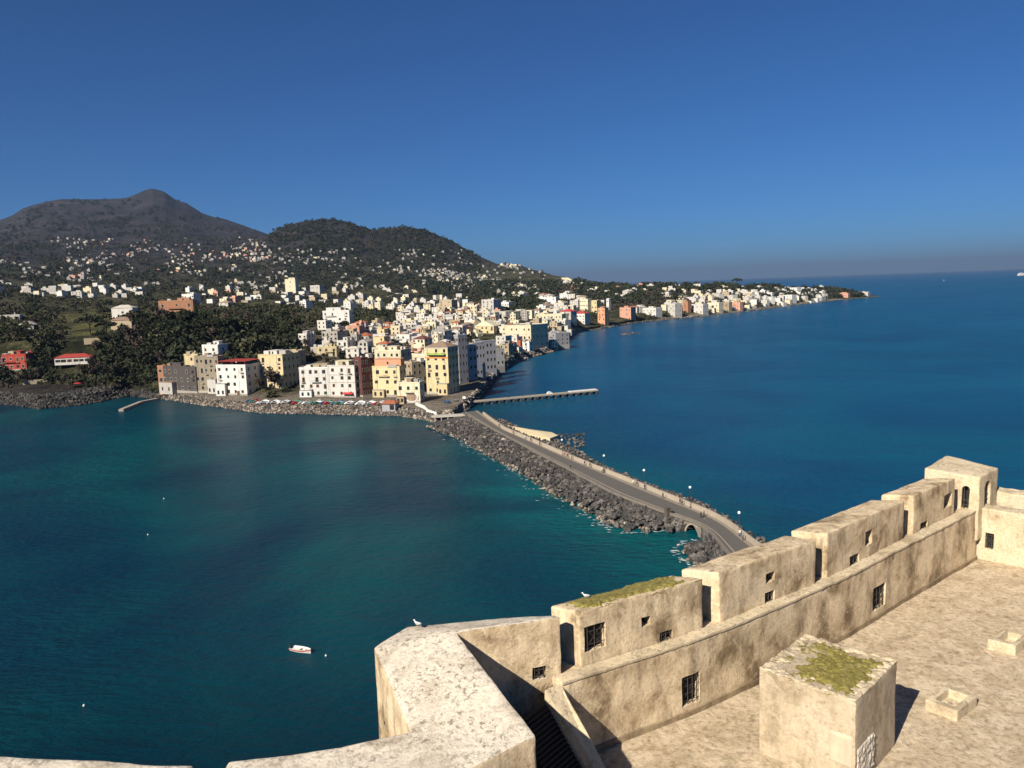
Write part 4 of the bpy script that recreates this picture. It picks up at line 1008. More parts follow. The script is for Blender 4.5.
def person(x, y, z, rz, top, tr, label):
    k = (top, tr)
    if k not in pmesh: pmesh[k] = person_mesh(len(pmesh), [SK, tops[top], trs[tr], HR])
    o = link('person', pmesh[k], None, (x, y, z), rz); tag(o, label, 'person', 'people walking on the causeway'); return o
ppl = [(684.5, 503.5, 'black', 'dark', 'person in black standing by the sea parapet just above the arch'), (686.5, 505, 'grey', 'dark', 'person in grey coat next to the one in black above the arch'),
       (701, 518, 'black', 'dark', 'person in black on the road past the arch, near the pale kerb'), (704, 517, 'brown', 'dark', 'person in brown coat beside the one in black past the arch'),
       (741, 537, 'white', 'blue', 'person in white top nearest to the castle on the causeway'), (743, 541, 'grey', 'dark', 'person in grey coat walking under the nearest lamp post'),
       (637, 487, 'black', 'dark', 'person in black of the pair leaning at the parapet mid causeway'), (639, 485, 'white', 'dark', 'person in white of the pair leaning at the parapet mid causeway'), (645, 490, 'navy', 'blue', 'person in navy jacket just castle side of the leaning pair'),
       (663, 499, 'black', 'dark', 'lone person in black walking between the second and third lamp posts'), (606, 473, 'brown', 'dark', 'person in brown coat near the fourth lamp post'), (610, 472, 'white', 'blue', 'person in white top near the fourth lamp post'),
       (590, 468, 'black', 'dark', 'person in black jacket walking left of the fourth lamp post'), (587, 465.5, 'navy', 'dark', 'person in navy jacket in front of the walker in black left of the fourth lamp'),
       (574, 460, 'grey', 'dark', 'person in grey coat of the group standing by the parapet'), (572, 458, 'black', 'dark', 'person in black of the group standing by the parapet'), (575.5, 456, 'red', 'blue', 'person in red top of the group standing by the parapet'),
       (567.5, 469.5, 'black', 'dark', 'person in black against the harbour side wall'), (543.5, 446, 'navy', 'dark', 'person in navy jacket walking near the sand patch'), (535, 442, 'black', 'dark', 'taller looking person in black beside the sand patch'), (533.5, 439, 'white', 'blue', 'person in white top beside the sand patch'),
       (518.5, 434.5, 'brown', 'dark', 'person in brown coat at the town end of the sand patch'), (503, 427.5, 'black', 'dark', 'person in black where the causeway leaves the town')]
for u, v, t, tr, lb in ppl:
    p = at(u, v, RZ); i = int(np.argmin(np.linalg.norm(LS - p[:2], axis=1))); n_ = rows[i][2]
    wd_ = float((RS[i] - LS[i]) @ n_); off = float(np.clip((p[:2] - LS[i]) @ n_, 0.5, wd_ - 0.75)); base = p[:2] - n_ * ((p[:2] - LS[i]) @ n_ - off)
    t_ = LS[min(i + 1, NB - 1)] - LS[i - 1]; fr = float(np.clip(off / wd_, 0, 1))
    person(base[0], base[1], RZ + (0.125 if fr > 0.79 else 0.0), math.atan2(t_[1], t_[0]) - math.pi / 2 + (math.pi if rng.random() < .5 else 0), t, tr, lb)
for u, lb in ((506.5, 'person in black walking on the pier, nearer the shore'), (521, 'person in black walking further out on the pier')):
    s_ = (u - 478) / (596.5 - 478); q = p0 + pd * s_
    person(q[0], q[1], 2.404, pa, 'black', 'dark', lb)

# ================================================================== TOWN
win_parts = {}
def window_mesh(kind):
    """unit window: raised frame, sunk dark pane, optional shutters"""
    if kind in win_parts: return win_parts[kind]
    fr, sh = {'plain': ('trim', None), 'green': ('trim', 'green_sh'), 'brown': ('trim', 'brown_sh'), 'white': ('bright', None), 'dark': ('stone', None)}[kind]
    b = MB(); t = 0.055
    b.box(-.5, .5, -.05, .03, -.5, -.5 + t).box(-.5, .5, -.05, .03, .5 - t, .5).box(-.5, -.5 + t, -.05, .03, -.5 + t, .5 - t).box(.5 - t, .5, -.05, .03, -.5 + t, .5 - t)
    b.box(-.5 + t, .5 - t, -.012, .02, -.5 + t, .5 - t, 1)
    if sh: b.box(-.5 + t, -.2, -.07, -.015, -.5 + t, .5 - t, 2).box(.2, .5 - t, -.07, -.015, -.5 + t, .5 - t, 2)
    mats = [M[fr], M['glass']] + ([M[sh]] if sh else [])
    win_parts[kind] = b.mesh('window', mats); return win_parts[kind]
M['green_sh'] = plain('green_shutter', (0.03, 0.10, 0.06), 0.7); M['brown_sh'] = plain('brown_shutter', (0.10, 0.05, 0.03), 0.7)
M['awn_green'] = paint('green_awning', (0.30, 0.42, 0.10)); M['awn_red'] = paint('red_awning', (0.5, 0.05, 0.05))
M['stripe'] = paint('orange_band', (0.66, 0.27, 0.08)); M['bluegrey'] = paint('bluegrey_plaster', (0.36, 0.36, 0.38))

def house_box(b, w, d, h):
    """walls reach 4 m under the ground line so they never float on a slope"""
    b.box(-w / 2, w / 2, -d / 2, d / 2, -4, h - 0.003)
def roof_build(par, w, d, h, style, rmat, wallmat):
    b = MB()
    if style == 'hip':
        rh = min(w, d) * 0.22; e = 0.35; x = max(0, (w - d) / 2); y = max(0, (d - w) / 2)
        vs = [(-w / 2 - e, -d / 2 - e, h), (w / 2 + e, -d / 2 - e, h), (w / 2 + e, d / 2 + e, h), (-w / 2 - e, d / 2 + e, h), (-x, -y, h + rh), (x, -y, h + rh), (x, y, h + rh), (-x, y, h + rh)]
        vs = vs[:4] + [(-max(x, .01), -max(y, .01), h + rh), (max(x, .01), -max(y, .01), h + rh), (max(x, .01), max(y, .01), h + rh), (-max(x, .01), max(y, .01), h + rh)]
        b.add(vs, [(3, 2, 1, 0), (0, 1, 5, 4), (1, 2, 6, 5), (2, 3, 7, 6), (3, 0, 4, 7), (4, 5, 6, 7)])
        b.box(-w / 2 - e, w / 2 + e, -d / 2 - e, d / 2 + e, h - 0.18, h - 0.004)
    elif style == 'gable':
        rh = w * 0.26; e = 0.3
        b.add([(-w / 2 - e, -d / 2 - e, h), (w / 2 + e, -d / 2 - e, h), (w / 2 + e, d / 2 + e, h), (-w / 2 - e, d / 2 + e, h), (0, -d / 2 - e, h + rh), (0, d / 2 + e, h + rh)], [(3, 2, 1, 0), (0, 1, 4), (2, 3, 5), (1, 2, 5, 4), (3, 0, 4, 5)])
    else:
        t, ph = 0.35, 0.75
        b.box(-w / 2 - .06, w / 2 + .06, -d / 2 - .06, -d / 2 + t, h, h + ph, 1).box(-w / 2 - .06, w / 2 + .06, d / 2 - t, d / 2 + .06, h, h + ph, 1)
        b.box(-w / 2 - .06, -w / 2 + t, -d / 2 + t, d / 2 - t, h, h + ph, 1).box(w / 2 - t, w / 2 + .06, -d / 2 + t, d / 2 - t, h, h + ph, 1)
        b.box(-w / 2 + t, w / 2 - t, -d / 2 + t, d / 2 - t, h - 0.05, h + 0.12, 0)
    return b.build('roof', [M[rmat], M[wallmat]], par)
HOUSES = []
house_xy = []
def hdims(u0, um, u1, vt, vb, r=35, dmin=5.0, dmax=16.0):
    h_ = hit(um, vb)
    if h_ is None: return None
    p, dist = h_; L_ = math.hypot(dist, H - p[2]); px = L_ / F
    wl, wr = max(2.2, (um - u0) * px), max(0.3, (u1 - um) * px)
    rr = R(r)
    w = wl / math.cos(rr); d = float(np.clip(wr / math.sin(rr), dmin, dmax)); h = (vb - vt) * px * 1.0
    return p, dist, w, d, h, rr
def house(u0, um, u1, vt, vb, wall='white', roof='flat', rmat='greyroof', nf=None, nl=None, nr=None, label=None, r=35, wk='plain', extras=(), group=None, cat='house', name='house', wfac=1.1, dmax=16.0, below=4.0):
    D = hdims(u0, um, u1, vt, vb, r, dmax=dmax)
    if D is None: return None
    p, dist, w, d, h, rr = D
    az = math.atan2(p[0], p[1]); rz = -az - rr
    c, s = math.cos(rz), math.sin(rz)
    ox, oy = w / 2, -d / 2
    base = (p[0] - (c * ox - s * oy), p[1] - (s * ox + c * oy), p[2])
    rt = empty(name, base, rz); tag(rt, label, cat, group)
    house_xy.append((base[0], base[1], max(w, d) / 2))
    if roof == 'flat': h = max(2.0, h - 0.75)
    b = MB().box(-w / 2, w / 2, -d / 2, d / 2, -below, h - 0.003); b.build('wall', M[wall], rt)
    roof_build(rt, w, d, h, roof, rmat, wall)
    nf = nf if nf is not None else max(1, int(round(h / 3.4)))
    fh = h / nf
    nl = nl if nl is not None else max(1, int(w / 3.4)); nr = nr if nr is not None else max(1, int(d / 4.2))
    ww = min(1.25, w / max(1, nl) * 0.45) * wfac
    r_ = random.Random(hash((round(u0), round(vt))) & 0xffff)
    for k in range(nf):
        z = fh * (k + 0.52); wh = min(2.2, fh * 0.56)
        for i in range(nl):
            if r_.random() < 0.16 and nl > 2: continue
            kk = wk if r_.random() < .55 else r_.choice(['plain', 'brown', 'green', 'dark'])
            big = r_.random() < .18
            o = link('window', window_mesh(kk), rt, (-w / 2 + w * (i + 0.5 + r_.uniform(-.12, .12)) / nl, -d / 2, z - (wh * .16 if big else 0))); o.scale = (ww * r_.uniform(1.1, 1.45), 1, wh * (1.3 if big else r_.uniform(.8, 1.0)))
        for i in range(nr):
            if r_.random() < 0.1 and nr > 2: continue
            o = link('window', window_mesh(wk), rt, (w / 2, -d / 2 + d * (i + 0.5) / nr, z), math.pi / 2); o.scale = (min(1.25, d / max(1, nr) * .45) * 1.2, 1, wh)
    if w > 7 and roof == 'flat' and not any(e[0] == 'pergola' for e in extras):
        extras = list(extras) + [('chimney', r_.uniform(-.35, .35), r_.uniform(0, .35))]
        if r_.random() < .6 and nf > 1: x0 = r_.uniform(-.45, 0); extras.append(('balcony', (1 + 0.06) / nf if nf < 3 else 2.06 / nf, x0, x0 + r_.uniform(.25, .45), wall))
        if r_.random() < .5 and not any(e[0] == 'hut' for e in extras): extras.append(('hut', r_.uniform(-.2, .2), .1, .35, .4, 2.4, wall))
    if w > 5 and nf >= 2 and dist < 1200:
        f_ = lambda a, b_: r_.uniform(a, b_)
        for x in (f_(-.48, -.3), f_(.2, .48)): MB().tube((x * w, -d / 2 - .06, 0), (x * w, -d / 2 - .06, h), .06, 5).build('drainpipe', M['iron'], rt)
        MB().box(-w / 2 - .05, w / 2 + .05, -d / 2 - .05, d / 2 + .05, -below, f_(.7, 1.3)).build('plinth', M['concrete'], rt)
        for k in range(1, nf):
            for i in range(nl):
                if r_.random() < .22:
                    x = -w / 2 + w * (i + .5) / nl; z = fh * k + .1
                    bo = MB().box(x - 1.1, x + 1.1, -d / 2 - 1.0, -d / 2 - .004, z, z + .16).build('balcony', M['trim'], rt)
                    g_ = MB().box(x - 1.1, x + 1.1, -d / 2 - .99, -d / 2 - .93, z + .95, z + 1.02)
                    for q in range(8): g_.box(x - 1.08 + q * .305, x - 1.04 + q * .305, -d / 2 - .98, -d / 2 - .94, z + .16, z + .95)
                    g_.build('railing', M['iron'], bo)
        if roof == 'flat':
            for q in range(r_.randint(1, 3)):
                x, y = f_(-.4, .4) * w, f_(-.35, .4) * d; sw_, sd_, hh = f_(1.2, 2.6), f_(1.0, 2.2), f_(1.2, 2.6)
                MB().box(x - sw_, x + sw_, y - sd_, y + sd_, h + .05 + .011 * q, h + hh + .013 * q).build('roof_hut', M[r_.choice([wall, 'white', 'grey', 'tan', 'brownroof'])], rt)
            x, y = f_(-.4, .4) * w, f_(-.3, .4) * d; MB().tube((x, y, h), (x, y, h + f_(2.5, 4)), .04, 4).build('antenna', M['iron'], rt)
            x, y = f_(-.4, .4) * w, f_(-.3, .4) * d; MB().tube((x, y, h + .1), (x, y, h + 1.3), .6, 10).build('water_tank', M['greyroof'], rt)
        if dist < 560 and r_.random() < .7 and w > 8:
            x0 = -w / 2 + .3 if r_.random() < .5 else w * .08; x1 = x0 + w * f_(.3, .42); hh = h * f_(.22, .4); dd = f_(1.6, 3.2)
            wg = MB().box(x0, x1, -d / 2 - dd, -d / 2 - .01, -below, hh).build('wing', M[r_.choice([wall, wall, 'white', 'tan', 'grey', 'cream'])], rt)
            MB().box(x0 - .15, x1 + .15, -d / 2 - dd - .15, -d / 2 - .02, hh + .003, hh + .3).build('wing_roof', M[r_.choice(['terracotta', 'brownroof', 'greyroof', 'paleroof'])], wg)
            for q in range(2):
                o = link('window', window_mesh('dark'), wg, (x0 + (x1 - x0) * (q + .5) / 2, -d / 2 - dd, min(1.9, hh * .5))); o.scale = (1.3, 1, min(2.2, hh * .55))
    for e in extras:
        k = e[0]
        if k == 'face':
            MB().box(-w / 2 - .02, w / 2 - .02, -d / 2 - .05, -d / 2 - .004, -1, h - .3).build('front_wall', M[e[1]], rt); continue
        if k == 'hut':
            _, fx, fy, fw, fd, hh, m = e
            b = MB(); x, y = fx * w, fy * d; b.box(x - fw * w / 2, x + fw * w / 2, y - fd * d / 2, y + fd * d / 2, h - 0.04, h + hh); b.box(x - fw * w / 2 - .2, x + fw * w / 2 + .2, y - fd * d / 2 - .2, y + fd * d / 2 + .2, h + hh + .003, h + hh + 0.25)
            hb_ = b.build('roof_hut', M[m], rt)
            o = link('window', window_mesh('plain'), hb_, (x, y - fd * d / 2, h + hh * .5)); o.scale = (1.2, 1, min(1.5, hh * .6))
        elif k == 'balcony':
            _, z, x0, x1, m = e
            b = MB(); b.box(x0 * w, x1 * w, -d / 2 - 1.2, -d / 2 - .004, z * h, z * h + 0.18); bo = b.build('balcony', M[m], rt)
            g = MB(); n_ = max(2, int((x1 - x0) * w / 0.7))
            for i in range(n_ + 1): x = x0 * w + (x1 - x0) * w * i / n_; g.box(x - .03, x + .03, -d / 2 - 1.18, -d / 2 - 1.12, z * h + .18, z * h + 1.0)
            g.box(x0 * w, x1 * w, -d / 2 - 1.19, -d / 2 - 1.11, z * h + 1.0, z * h + 1.08); g.build('railing', M['iron'], bo)
        elif k == 'band':
            _, z, hh, m = e
            b = MB().box(-w / 2 - .14, w / 2 + .14, -d / 2 - .14, d / 2 + .14, z * h, z * h + hh); b.build('cornice', M[m], rt)
        elif k == 'awning':
            _, z, x0, x1, m = e
            b = MB().add([(x0 * w, -d / 2 - .01, z * h + .8), (x1 * w, -d / 2 - .01, z * h + .8), (x1 * w, -d / 2 - 1.8, z * h), (x0 * w, -d / 2 - 1.8, z * h), (x0 * w, -d / 2 - .01, z * h + .7), (x1 * w, -d / 2 - .01, z * h + .7), (x1 * w, -d / 2 - 1.8, z * h - .1), (x0 * w, -d / 2 - 1.8, z * h - .1)], [(0, 1, 2, 3), (7, 6, 5, 4), (3, 2, 6, 7), (0, 3, 7, 4), (1, 5, 6, 2), (0, 4, 5, 1)])
            b.build('awning', M[m], rt)
        elif k == 'chimney':
            _, fx, fy = e
            MB().box(fx * w - .4, fx * w + .4, fy * d - .4, fy * d + .4, h, h + 2.2).box(fx * w - .5, fx * w + .5, fy * d - .5, fy * d + .5, h + 2.203, h + 2.4).build('chimney', M[wall], rt)
        elif k == 'door':
            _, fx = e
            MB().box(fx * w - .9, fx * w + .9, -d / 2 - .06, -d / 2 + .05, 0, 2.6).build('door', M['brown_sh'], rt)
        elif k == 'oval':
            _, fx, fz, rx, rz2 = e
            b = MB(); n_ = 20; x, z = fx * w, fz * h
            b.add([(x + rx * math.cos(2 * math.pi * i / n_), -d / 2 - .03, z + rz2 * math.sin(2 * math.pi * i / n_)) for i in range(n_)] + [(x + rx * math.cos(2 * math.pi * i / n_), -d / 2 + .1, z + rz2 * math.sin(2 * math.pi * i / n_)) for i in range(n_)], [tuple(range(n_))] + [(i, n_ + i, n_ + (i + 1) % n_, (i + 1) % n_) for i in range(n_)], 1)
            for i in range(n_):
                a0, a1 = 2 * math.pi * i / n_, 2 * math.pi * (i + 1) / n_
                q = [(x + rr_ * rx * math.cos(a), yy, z + rr_ * rz2 * math.sin(a)) for rr_ in (1.0, 1.18) for a in (a0, a1) for yy in (-d / 2 - .14, -d / 2 + .05)]
                b.add(q, [(0, 2, 6, 4), (4, 6, 7, 5), (0, 1, 3, 2)])
            b.build('oval_window', [M['bright'], M['brownroof']], rt)
        elif k == 'dome':
            _, fx, fy, rr2, m = e
            MB().ball((fx * w, fy * d, h + rr2 * .4), rr2, m=0, nu=14, nv=8).tube((fx * w, fy * d, h - .1), (fx * w, fy * d, h + rr2 * .55), rr2 * 1.02, 14).build('dome', M[m], rt, smooth=False)
        elif k == 'pergola':
            _, m = e
            b = MB(); b.box(-w / 2 + .2, w / 2 - .2, -d / 2 + .2, d / 2 - .2, h + 2.5, h + 2.65)
            for x in (-w / 2 + .4, w / 2 - .4):
                for y in (-d / 2 + .4, d / 2 - .4): b.box(x - .12, x + .12, y - .12, y + .12, h + .1, h + 2.5)
            b.build('roof_canopy', M[m], rt)
    return rt

hw = house
# --- waterfront, left to right
hw(160.5, 166, 168.5, 367.5, 392.5, 'orange', rmat='terracotta', nf=3, nl=1, nr=1, label='narrow orange brick house at the left end of the quay', r=30, below=1.5)
hw(167.5, 197.5, 199.5, 368.5, 393, 'stone', rmat='greyroof', nf=3, nl=6, nr=2, label='dark stone house beside the narrow orange one on the quay', r=54, dmax=14, below=1.5, wk='white')
hw(187, 199, 203, 355, 372, 'yellow', rmat='brownroof', nf=2, nl=3, nr=1, label='small yellow house with a brown roof tucked behind the dark stone house')
hw(199.5, 220.5, 222, 358, 393, 'dulltan', rmat='brownroof', nf=4, nl=5, nr=2, label='dull tan four storey house beside the dark stone house on the quay', r=46, dmax=14, below=1.5, wk='dark')
hw(205, 219, 228, 345.5, 362, 'bright', nf=2, nl=2, nr=1, label='bright white cube rising behind the tan quay house', r=35)
hw(221, 247.5, 265, 366, 395.5, 'bright', rmat='redroof', nf=4, nl=4, nr=3, label='big white corner house with red roof canopy on the quay', r=38, dmax=18, extras=[('pergola', 'redroof'), ('door', .2)])
hw(262, 284.5, 302, 355.5, 389, 'yellow', nf=4, nl=3, nr=4, label='yellow and cream house behind the round bush on the quay', r=38, extras=[('hut', -.1, 0, .35, .4, 2.4, 'white'), ('balcony', .52, -.4, .2, 'white'), ('band', .72, .4, 'white')])
hw(302, 329, 333, 367.5, 396.5, 'bright', rmat='brownroof', nf=4, nl=4, nr=1, label='white quay house with two rows of dark windows, left of its white twin', r=22, wk='brown', extras=[('hut', 0.2, .1, .5, .5, 2.2, 'tan'), ('door', -.2)])
hw(330, 356, 367.5, 365.5, 397.5, 'white', rmat='greyroof', nf=4, nl=3, nr=3, label='white quay house with a dark shaded side and red awning', r=32, extras=[('band', .72, .25, 'grey'), ('band', .48, .2, 'grey'), ('awning', .12, .05, .42, 'awn_red'), ('hut', -.1, .1, .5, .5, 2.4, 'cream')])
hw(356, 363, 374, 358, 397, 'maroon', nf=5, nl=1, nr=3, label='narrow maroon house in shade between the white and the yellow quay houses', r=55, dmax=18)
hw(374, 401, 407, 366, 397, 'yellow', rmat='salmon', nf=3, nl=3, nr=2, label='yellow quay house with a salmon upper storey', r=25, extras=[('hut', 0, .15, .96, .6, 4.2, 'salmon'), ('band', .62, .3, 'cream')], dmax=13)
hw(376, 402, 412, 350, 376, 'cream', rmat='terracotta', nf=3, nl=4, nr=2, label='cream house with a terracotta terrace behind the yellow and salmon house', r=30)
hw(398, 420.5, 425, 382, 403, 'pale', nf=2, nl=3, nr=1, label='cream round-cornered house with a big oval window at the quay end', r=22, extras=[('oval', .12, .3, 3.0, 2.3)])
hw(427, 449.5, 460, 347, 394.5, 'yellow', 'hip', 'brownroof', nf=6, nl=3, nr=3, label='tallest yellow house with brown hip roof and orange band on the waterfront', r=30, extras=[('band', .76, .7, 'stripe'), ('awning', .84, -.35, .4, 'awn_green'), ('band', .97, .5, 'white')])
hw(413, 427, 440, 354, 380, 'cream', nf=3, nl=2, nr=3, label='cream house in the shadow gap left of the tallest yellow house', r=45)
hw(404, 413, 428, 362, 390, 'tan', nf=4, nl=2, nr=3, label='tan house deep in shade left of the tallest yellow house', r=55)
# --- east shore, walls in shade
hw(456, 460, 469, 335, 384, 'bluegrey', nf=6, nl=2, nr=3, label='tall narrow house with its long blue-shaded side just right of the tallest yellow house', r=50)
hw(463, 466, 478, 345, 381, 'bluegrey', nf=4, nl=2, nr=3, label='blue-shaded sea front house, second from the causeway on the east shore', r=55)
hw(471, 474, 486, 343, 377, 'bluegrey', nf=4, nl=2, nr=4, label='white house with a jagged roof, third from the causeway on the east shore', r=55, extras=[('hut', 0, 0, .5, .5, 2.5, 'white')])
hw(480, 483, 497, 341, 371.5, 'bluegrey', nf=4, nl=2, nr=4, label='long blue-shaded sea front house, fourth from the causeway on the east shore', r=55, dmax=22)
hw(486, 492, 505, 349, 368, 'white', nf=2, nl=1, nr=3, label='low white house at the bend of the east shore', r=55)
hw(502, 531.5, 549, 325, 349.5, 'cream', nf=3, nl=7, nr=4, label='large cream palazzo with rows of tall windows above the east shore', r=36, dmax=30, extras=[('band', .64, .3, 'white')], cat='palazzo')
hw(522.5, 529.5, 534, 341, 352.5, 'bright', nf=2, nl=1, nr=1, label='little white turret house at the foot of the large cream palazzo')
hw(546, 556, 570, 333, 346, 'bluegrey', nf=3, nl=2, nr=3, label='shaded house on the point right of the large cream palazzo', r=55)
hw(536, 562, 566, 314, 325, 'pale', nf=2, nl=7, nr=1, label='long pale yellow house behind the point, below the white ones', r=25)
hw(500, 509, 514, 343.5, 356, 'tan', nf=2, nl=2, nr=1, label='small tan house on the bank between the east shore row and the large palazzo')
hw(512, 519, 523, 347, 355, 'white', nf=1, nl=2, nr=1, label='low white house on the bank just left of the large cream palazzo')
hw(546, 552, 558, 342, 350.5, 'white', nf=2, nl=1, nr=2, label='small white house at the waterline right of the large cream palazzo', r=50)
# --- second rows
hw(291, 299, 306, 351, 366, 'tan', rmat='brownroof', nf=2, label='small tan house with brown roof behind the yellow and cream house')
hw(318, 337, 339, 346.5, 357, 'yellow', nf=2, nl=3, nr=1, label='low bright yellow house among white roofs, above the white twins', r=20)
hw(299.5, 307.5, 315, 334, 347, 'white', nf=3, nl=2, nr=2, label='white house with an arched loggia at the left edge of the old town')
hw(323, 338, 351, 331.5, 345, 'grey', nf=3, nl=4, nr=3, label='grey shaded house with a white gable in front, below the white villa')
hw(357, 369, 377, 336, 346, 'white', 'hip', 'terracotta', nf=2, label='house with a bright orange tiled roof left of the long cream one')
hw(359, 368, 374, 342, 356, 'white', 'gable', 'paleroof', nf=3, nl=2, nr=1, label='white gabled house in front of the orange tiled roof', r=15)
hw(369, 388, 391, 347, 357, 'cream', nf=2, nl=5, nr=1, label='long low cream house beside the white gabled one', r=18)
hw(338, 348, 356, 340.5, 352, 'white', nf=2, label='white house with rooftop clutter left of the orange tiled roof')
hw(383, 394, 400, 327.5, 336, 'cream', 'hip', 'terracotta', nf=2, label='house with an orange roof behind the long cream one')
hw(397, 410, 414, 334.5, 344, 'bright', nf=2, nl=3, label='white house with a broad white terrace left of the dark red roof')
hw(403, 417, 422, 323, 335, 'white', nf=3, nl=5, nr=1, label='white house with a row of arches behind the broad white terrace', r=20)
hw(413, 425, 433, 339, 352, 'cream', 'hip', 'maroon', nf=3, label='house with a dark red hip roof left of the tallest yellow house')
hw(432, 445, 452, 331, 346, 'white', 'hip', 'greyroof', nf=3, label='house with a grey hip roof behind the tallest yellow house')
hw(451, 460, 463, 332, 342, 'white', nf=2, label='white cubic house right of the grey hip roof', r=25)
hw(420, 436, 440, 322, 333, 'pale', nf=2, nl=4, label='pale yellow house behind the grey hip roof')
hw(324.5, 350, 354, 310.5, 327, 'bright', nf=3, nl=4, nr=2, label='big white villa standing alone among dark trees', r=22, extras=[('hut', -.12, .05, .55, .7, 3.4, 'bright')], wk='brown')
hw(164.5, 194, 198, 301.0, 316.5, 'orange', rmat='brownroof', nf=2, nl=5, nr=2, label='brick red villa on the wooded cliff edge', r=16, wk='white', dmax=18, cat='villa')
hw(184, 194, 203, 294.5, 304, 'bright', nf=2, label='white villa peeping out behind the brick red villa')
hw(116, 133, 138, 308.5, 317, 'white', 'hip', 'paleroof', nf=1, nl=3, label='low white farmhouse with a pale roof left of the brick red villa', r=25)
hw(115, 132, 137, 320.5, 328.5, 'tan', 'hip', 'brownroof', nf=1, nl=3, label='low tan farmhouse below the white one, on the meadow edge', r=25)
hw(3, 20, 23, 315.5, 321, 'white', nf=1, nl=4, label='thin white flat house at the left edge above the dark trees', r=15)
hw(23, 34, 37, 325.5, 331.5, 'grey', 'gable', 'paleroof', nf=1, label='small grey shed with a pale roof right of the thin white house', r=25)
hw(10, 27, 41.5, 356, 370, 'red', rmat='maroon', nf=2, nl=4, nr=3, label='bright red house with white ends on the lava shore', r=30, wk='white', extras=[('hut', -.1, .1, .3, .4, 2.0, 'red'), ('hut', -.42, 0, .14, .9, .9, 'bright')])
hw(-14, 4, 10, 360, 370.5, 'maroon', rmat='maroon', nf=2, label='maroon house left of the bright red one, cut by the frame')
hw(63, 91, 95, 357.3, 363, 'white', 'hip', 'redroof', nf=1, nl=6, nr=1, label='long low white house with red roof above the dark shore bank', r=18, wfac=2.2, below=0.5)
hw(286.5, 296, 300.5, 279.5, 294.5, 'cream', nf=3, nl=1, nr=1, label='pale cream tower house on the slope above the trees', r=25, extras=[('hut', .15, 0, .6, .9, 3.0, 'cream')])
hw(311, 320, 326, 285.5, 294.5, 'white', nf=2, label='white stepped house right of the pale cream tower house')
hw(440, 452, 458, 300, 314, 'tan', nf=4, nl=3, label='tan block at the left of the dense old town')
hw(471, 477, 480, 305.5, 320, 'cream', nf=4, nl=2, nr=1, label='slim cream tower house in the dense old town')
hw(455, 472, 476, 320, 330, 'cream', nf=2, nl=5, label='long cream house with arches in front of the slim tower house', r=20)
hw(475, 494, 500, 326, 334, 'yellow', 'gable', 'pale', nf=2, nl=4, label='yellow gabled warehouse above the shaded east shore', r=25)
hw(482, 494, 503, 299.5, 317, 'white', nf=4, nl=3, nr=2, label='tall white block in front of the dark pine wood', r=38)
hw(500, 509, 514, 302, 312, 'bright', nf=2, label='white house at the left edge of the dark pine wood')
hw(540, 556, 560, 297, 304, 'bright', nf=2, nl=4, label='long white house above the dark pine wood', r=20)
hw(552, 564, 568, 303, 310.5, 'white', nf=2, nl=3, label='white house right of the dark pine wood')
# --- bay and headland
hw(560, 571, 577, 311.5, 323, 'white', 'hip', 'redroof', nf=2, nl=3, label='white house with red roof, left of its lower red-roofed neighbour on the bay')
hw(573, 585, 590, 313.5, 325, 'bright', 'hip', 'redroof', nf=2, nl=4, nr=2, label='lower white house with the brightest red roof on the bay', r=28)
hw(580, 588, 592, 299, 312, 'cream', nf=3, label='cream house left of the bright yellow one on the bay')
hw(588, 597, 601, 300.5, 314, 'yellow', nf=3, nl=3, label='bright yellow house behind the bay', r=25)
hw(598, 605, 609, 308, 326, 'salmon', nf=4, nl=2, nr=2, label='tall salmon pink house on the bay, left of the larger pink one', r=32)
hw(606.5, 609, 611, 299, 310, 'bright', 'hip', 'bright', nf=2, nl=1, nr=1, label='slender white bell tower behind the salmon pink house', cat='bell tower', name='bell_tower')
hw(620, 631, 636, 307.5, 321, 'pink', nf=3, nl=4, nr=2, label='large pink house on the bay, right of the salmon one', r=28, extras=[('chimney', -.2, 0), ('chimney', .3, 0)])
hw(643, 656, 664, 308, 318, 'white', nf=2, nl=4, nr=2, label='wide white house with a blue-shaded side on the bay', r=38)
hw(668, 675, 683.5, 304, 318, 'white', nf=3, nl=2, nr=2, label='white seafront house with a dark shaded side, right of the wide white one', r=45)
hw(683, 688, 691, 302, 313, 'orange', nf=3, nl=1, nr=1, label='orange red house on the headland shore')
hw(692, 703, 710, 304.5, 314.5, 'white', nf=2, nl=3, label='white house right of the orange red one on the headland shore')
hw(708, 719, 723, 303, 313, 'cream', nf=2, nl=3, label='cream house on the headland shore left of two beige blocks')
hw(722, 729, 732, 302.5, 311.5, 'tan', nf=3, nl=2, label='left one of two beige blocks on the headland shore')
hw(732.5, 740, 743, 302.5, 311, 'pink', nf=3, nl=2, label='right one of two beige pink blocks on the headland shore')
hw(856, 868, 872, 292.5, 297.5, 'white', nf=1, nl=3, label='last white house near the tip of the headland', r=20)
hw(836, 848, 852, 293.5, 298.5, 'pink', nf=1, nl=3, label='low pinkish house before the last one on the headland', r=20)
hw(783, 792, 798, 295.5, 303, 'bright', nf=4, nl=3, label='stepped bright white block in the middle of the headland cluster')
hw(790, 797, 801, 288, 294.5, 'bright', nf=3, nl=2, label='highest bright white house of the headland cluster')

# --- the rest of the town: district by district
placed = [(290 + 0.0, 0.0)]
def ordinal(k):
    w_ = ['first', 'second', 'third', 'fourth', 'fifth', 'sixth', 'seventh', 'eighth', 'ninth', 'tenth', 'eleventh', 'twelfth', 'thirteenth', 'fourteenth', 'fifteenth', 'sixteenth', 'seventeenth', 'eighteenth', 'nineteenth', 'twentieth']
    return w_[k] if k < 20 else f'{k + 1}th'
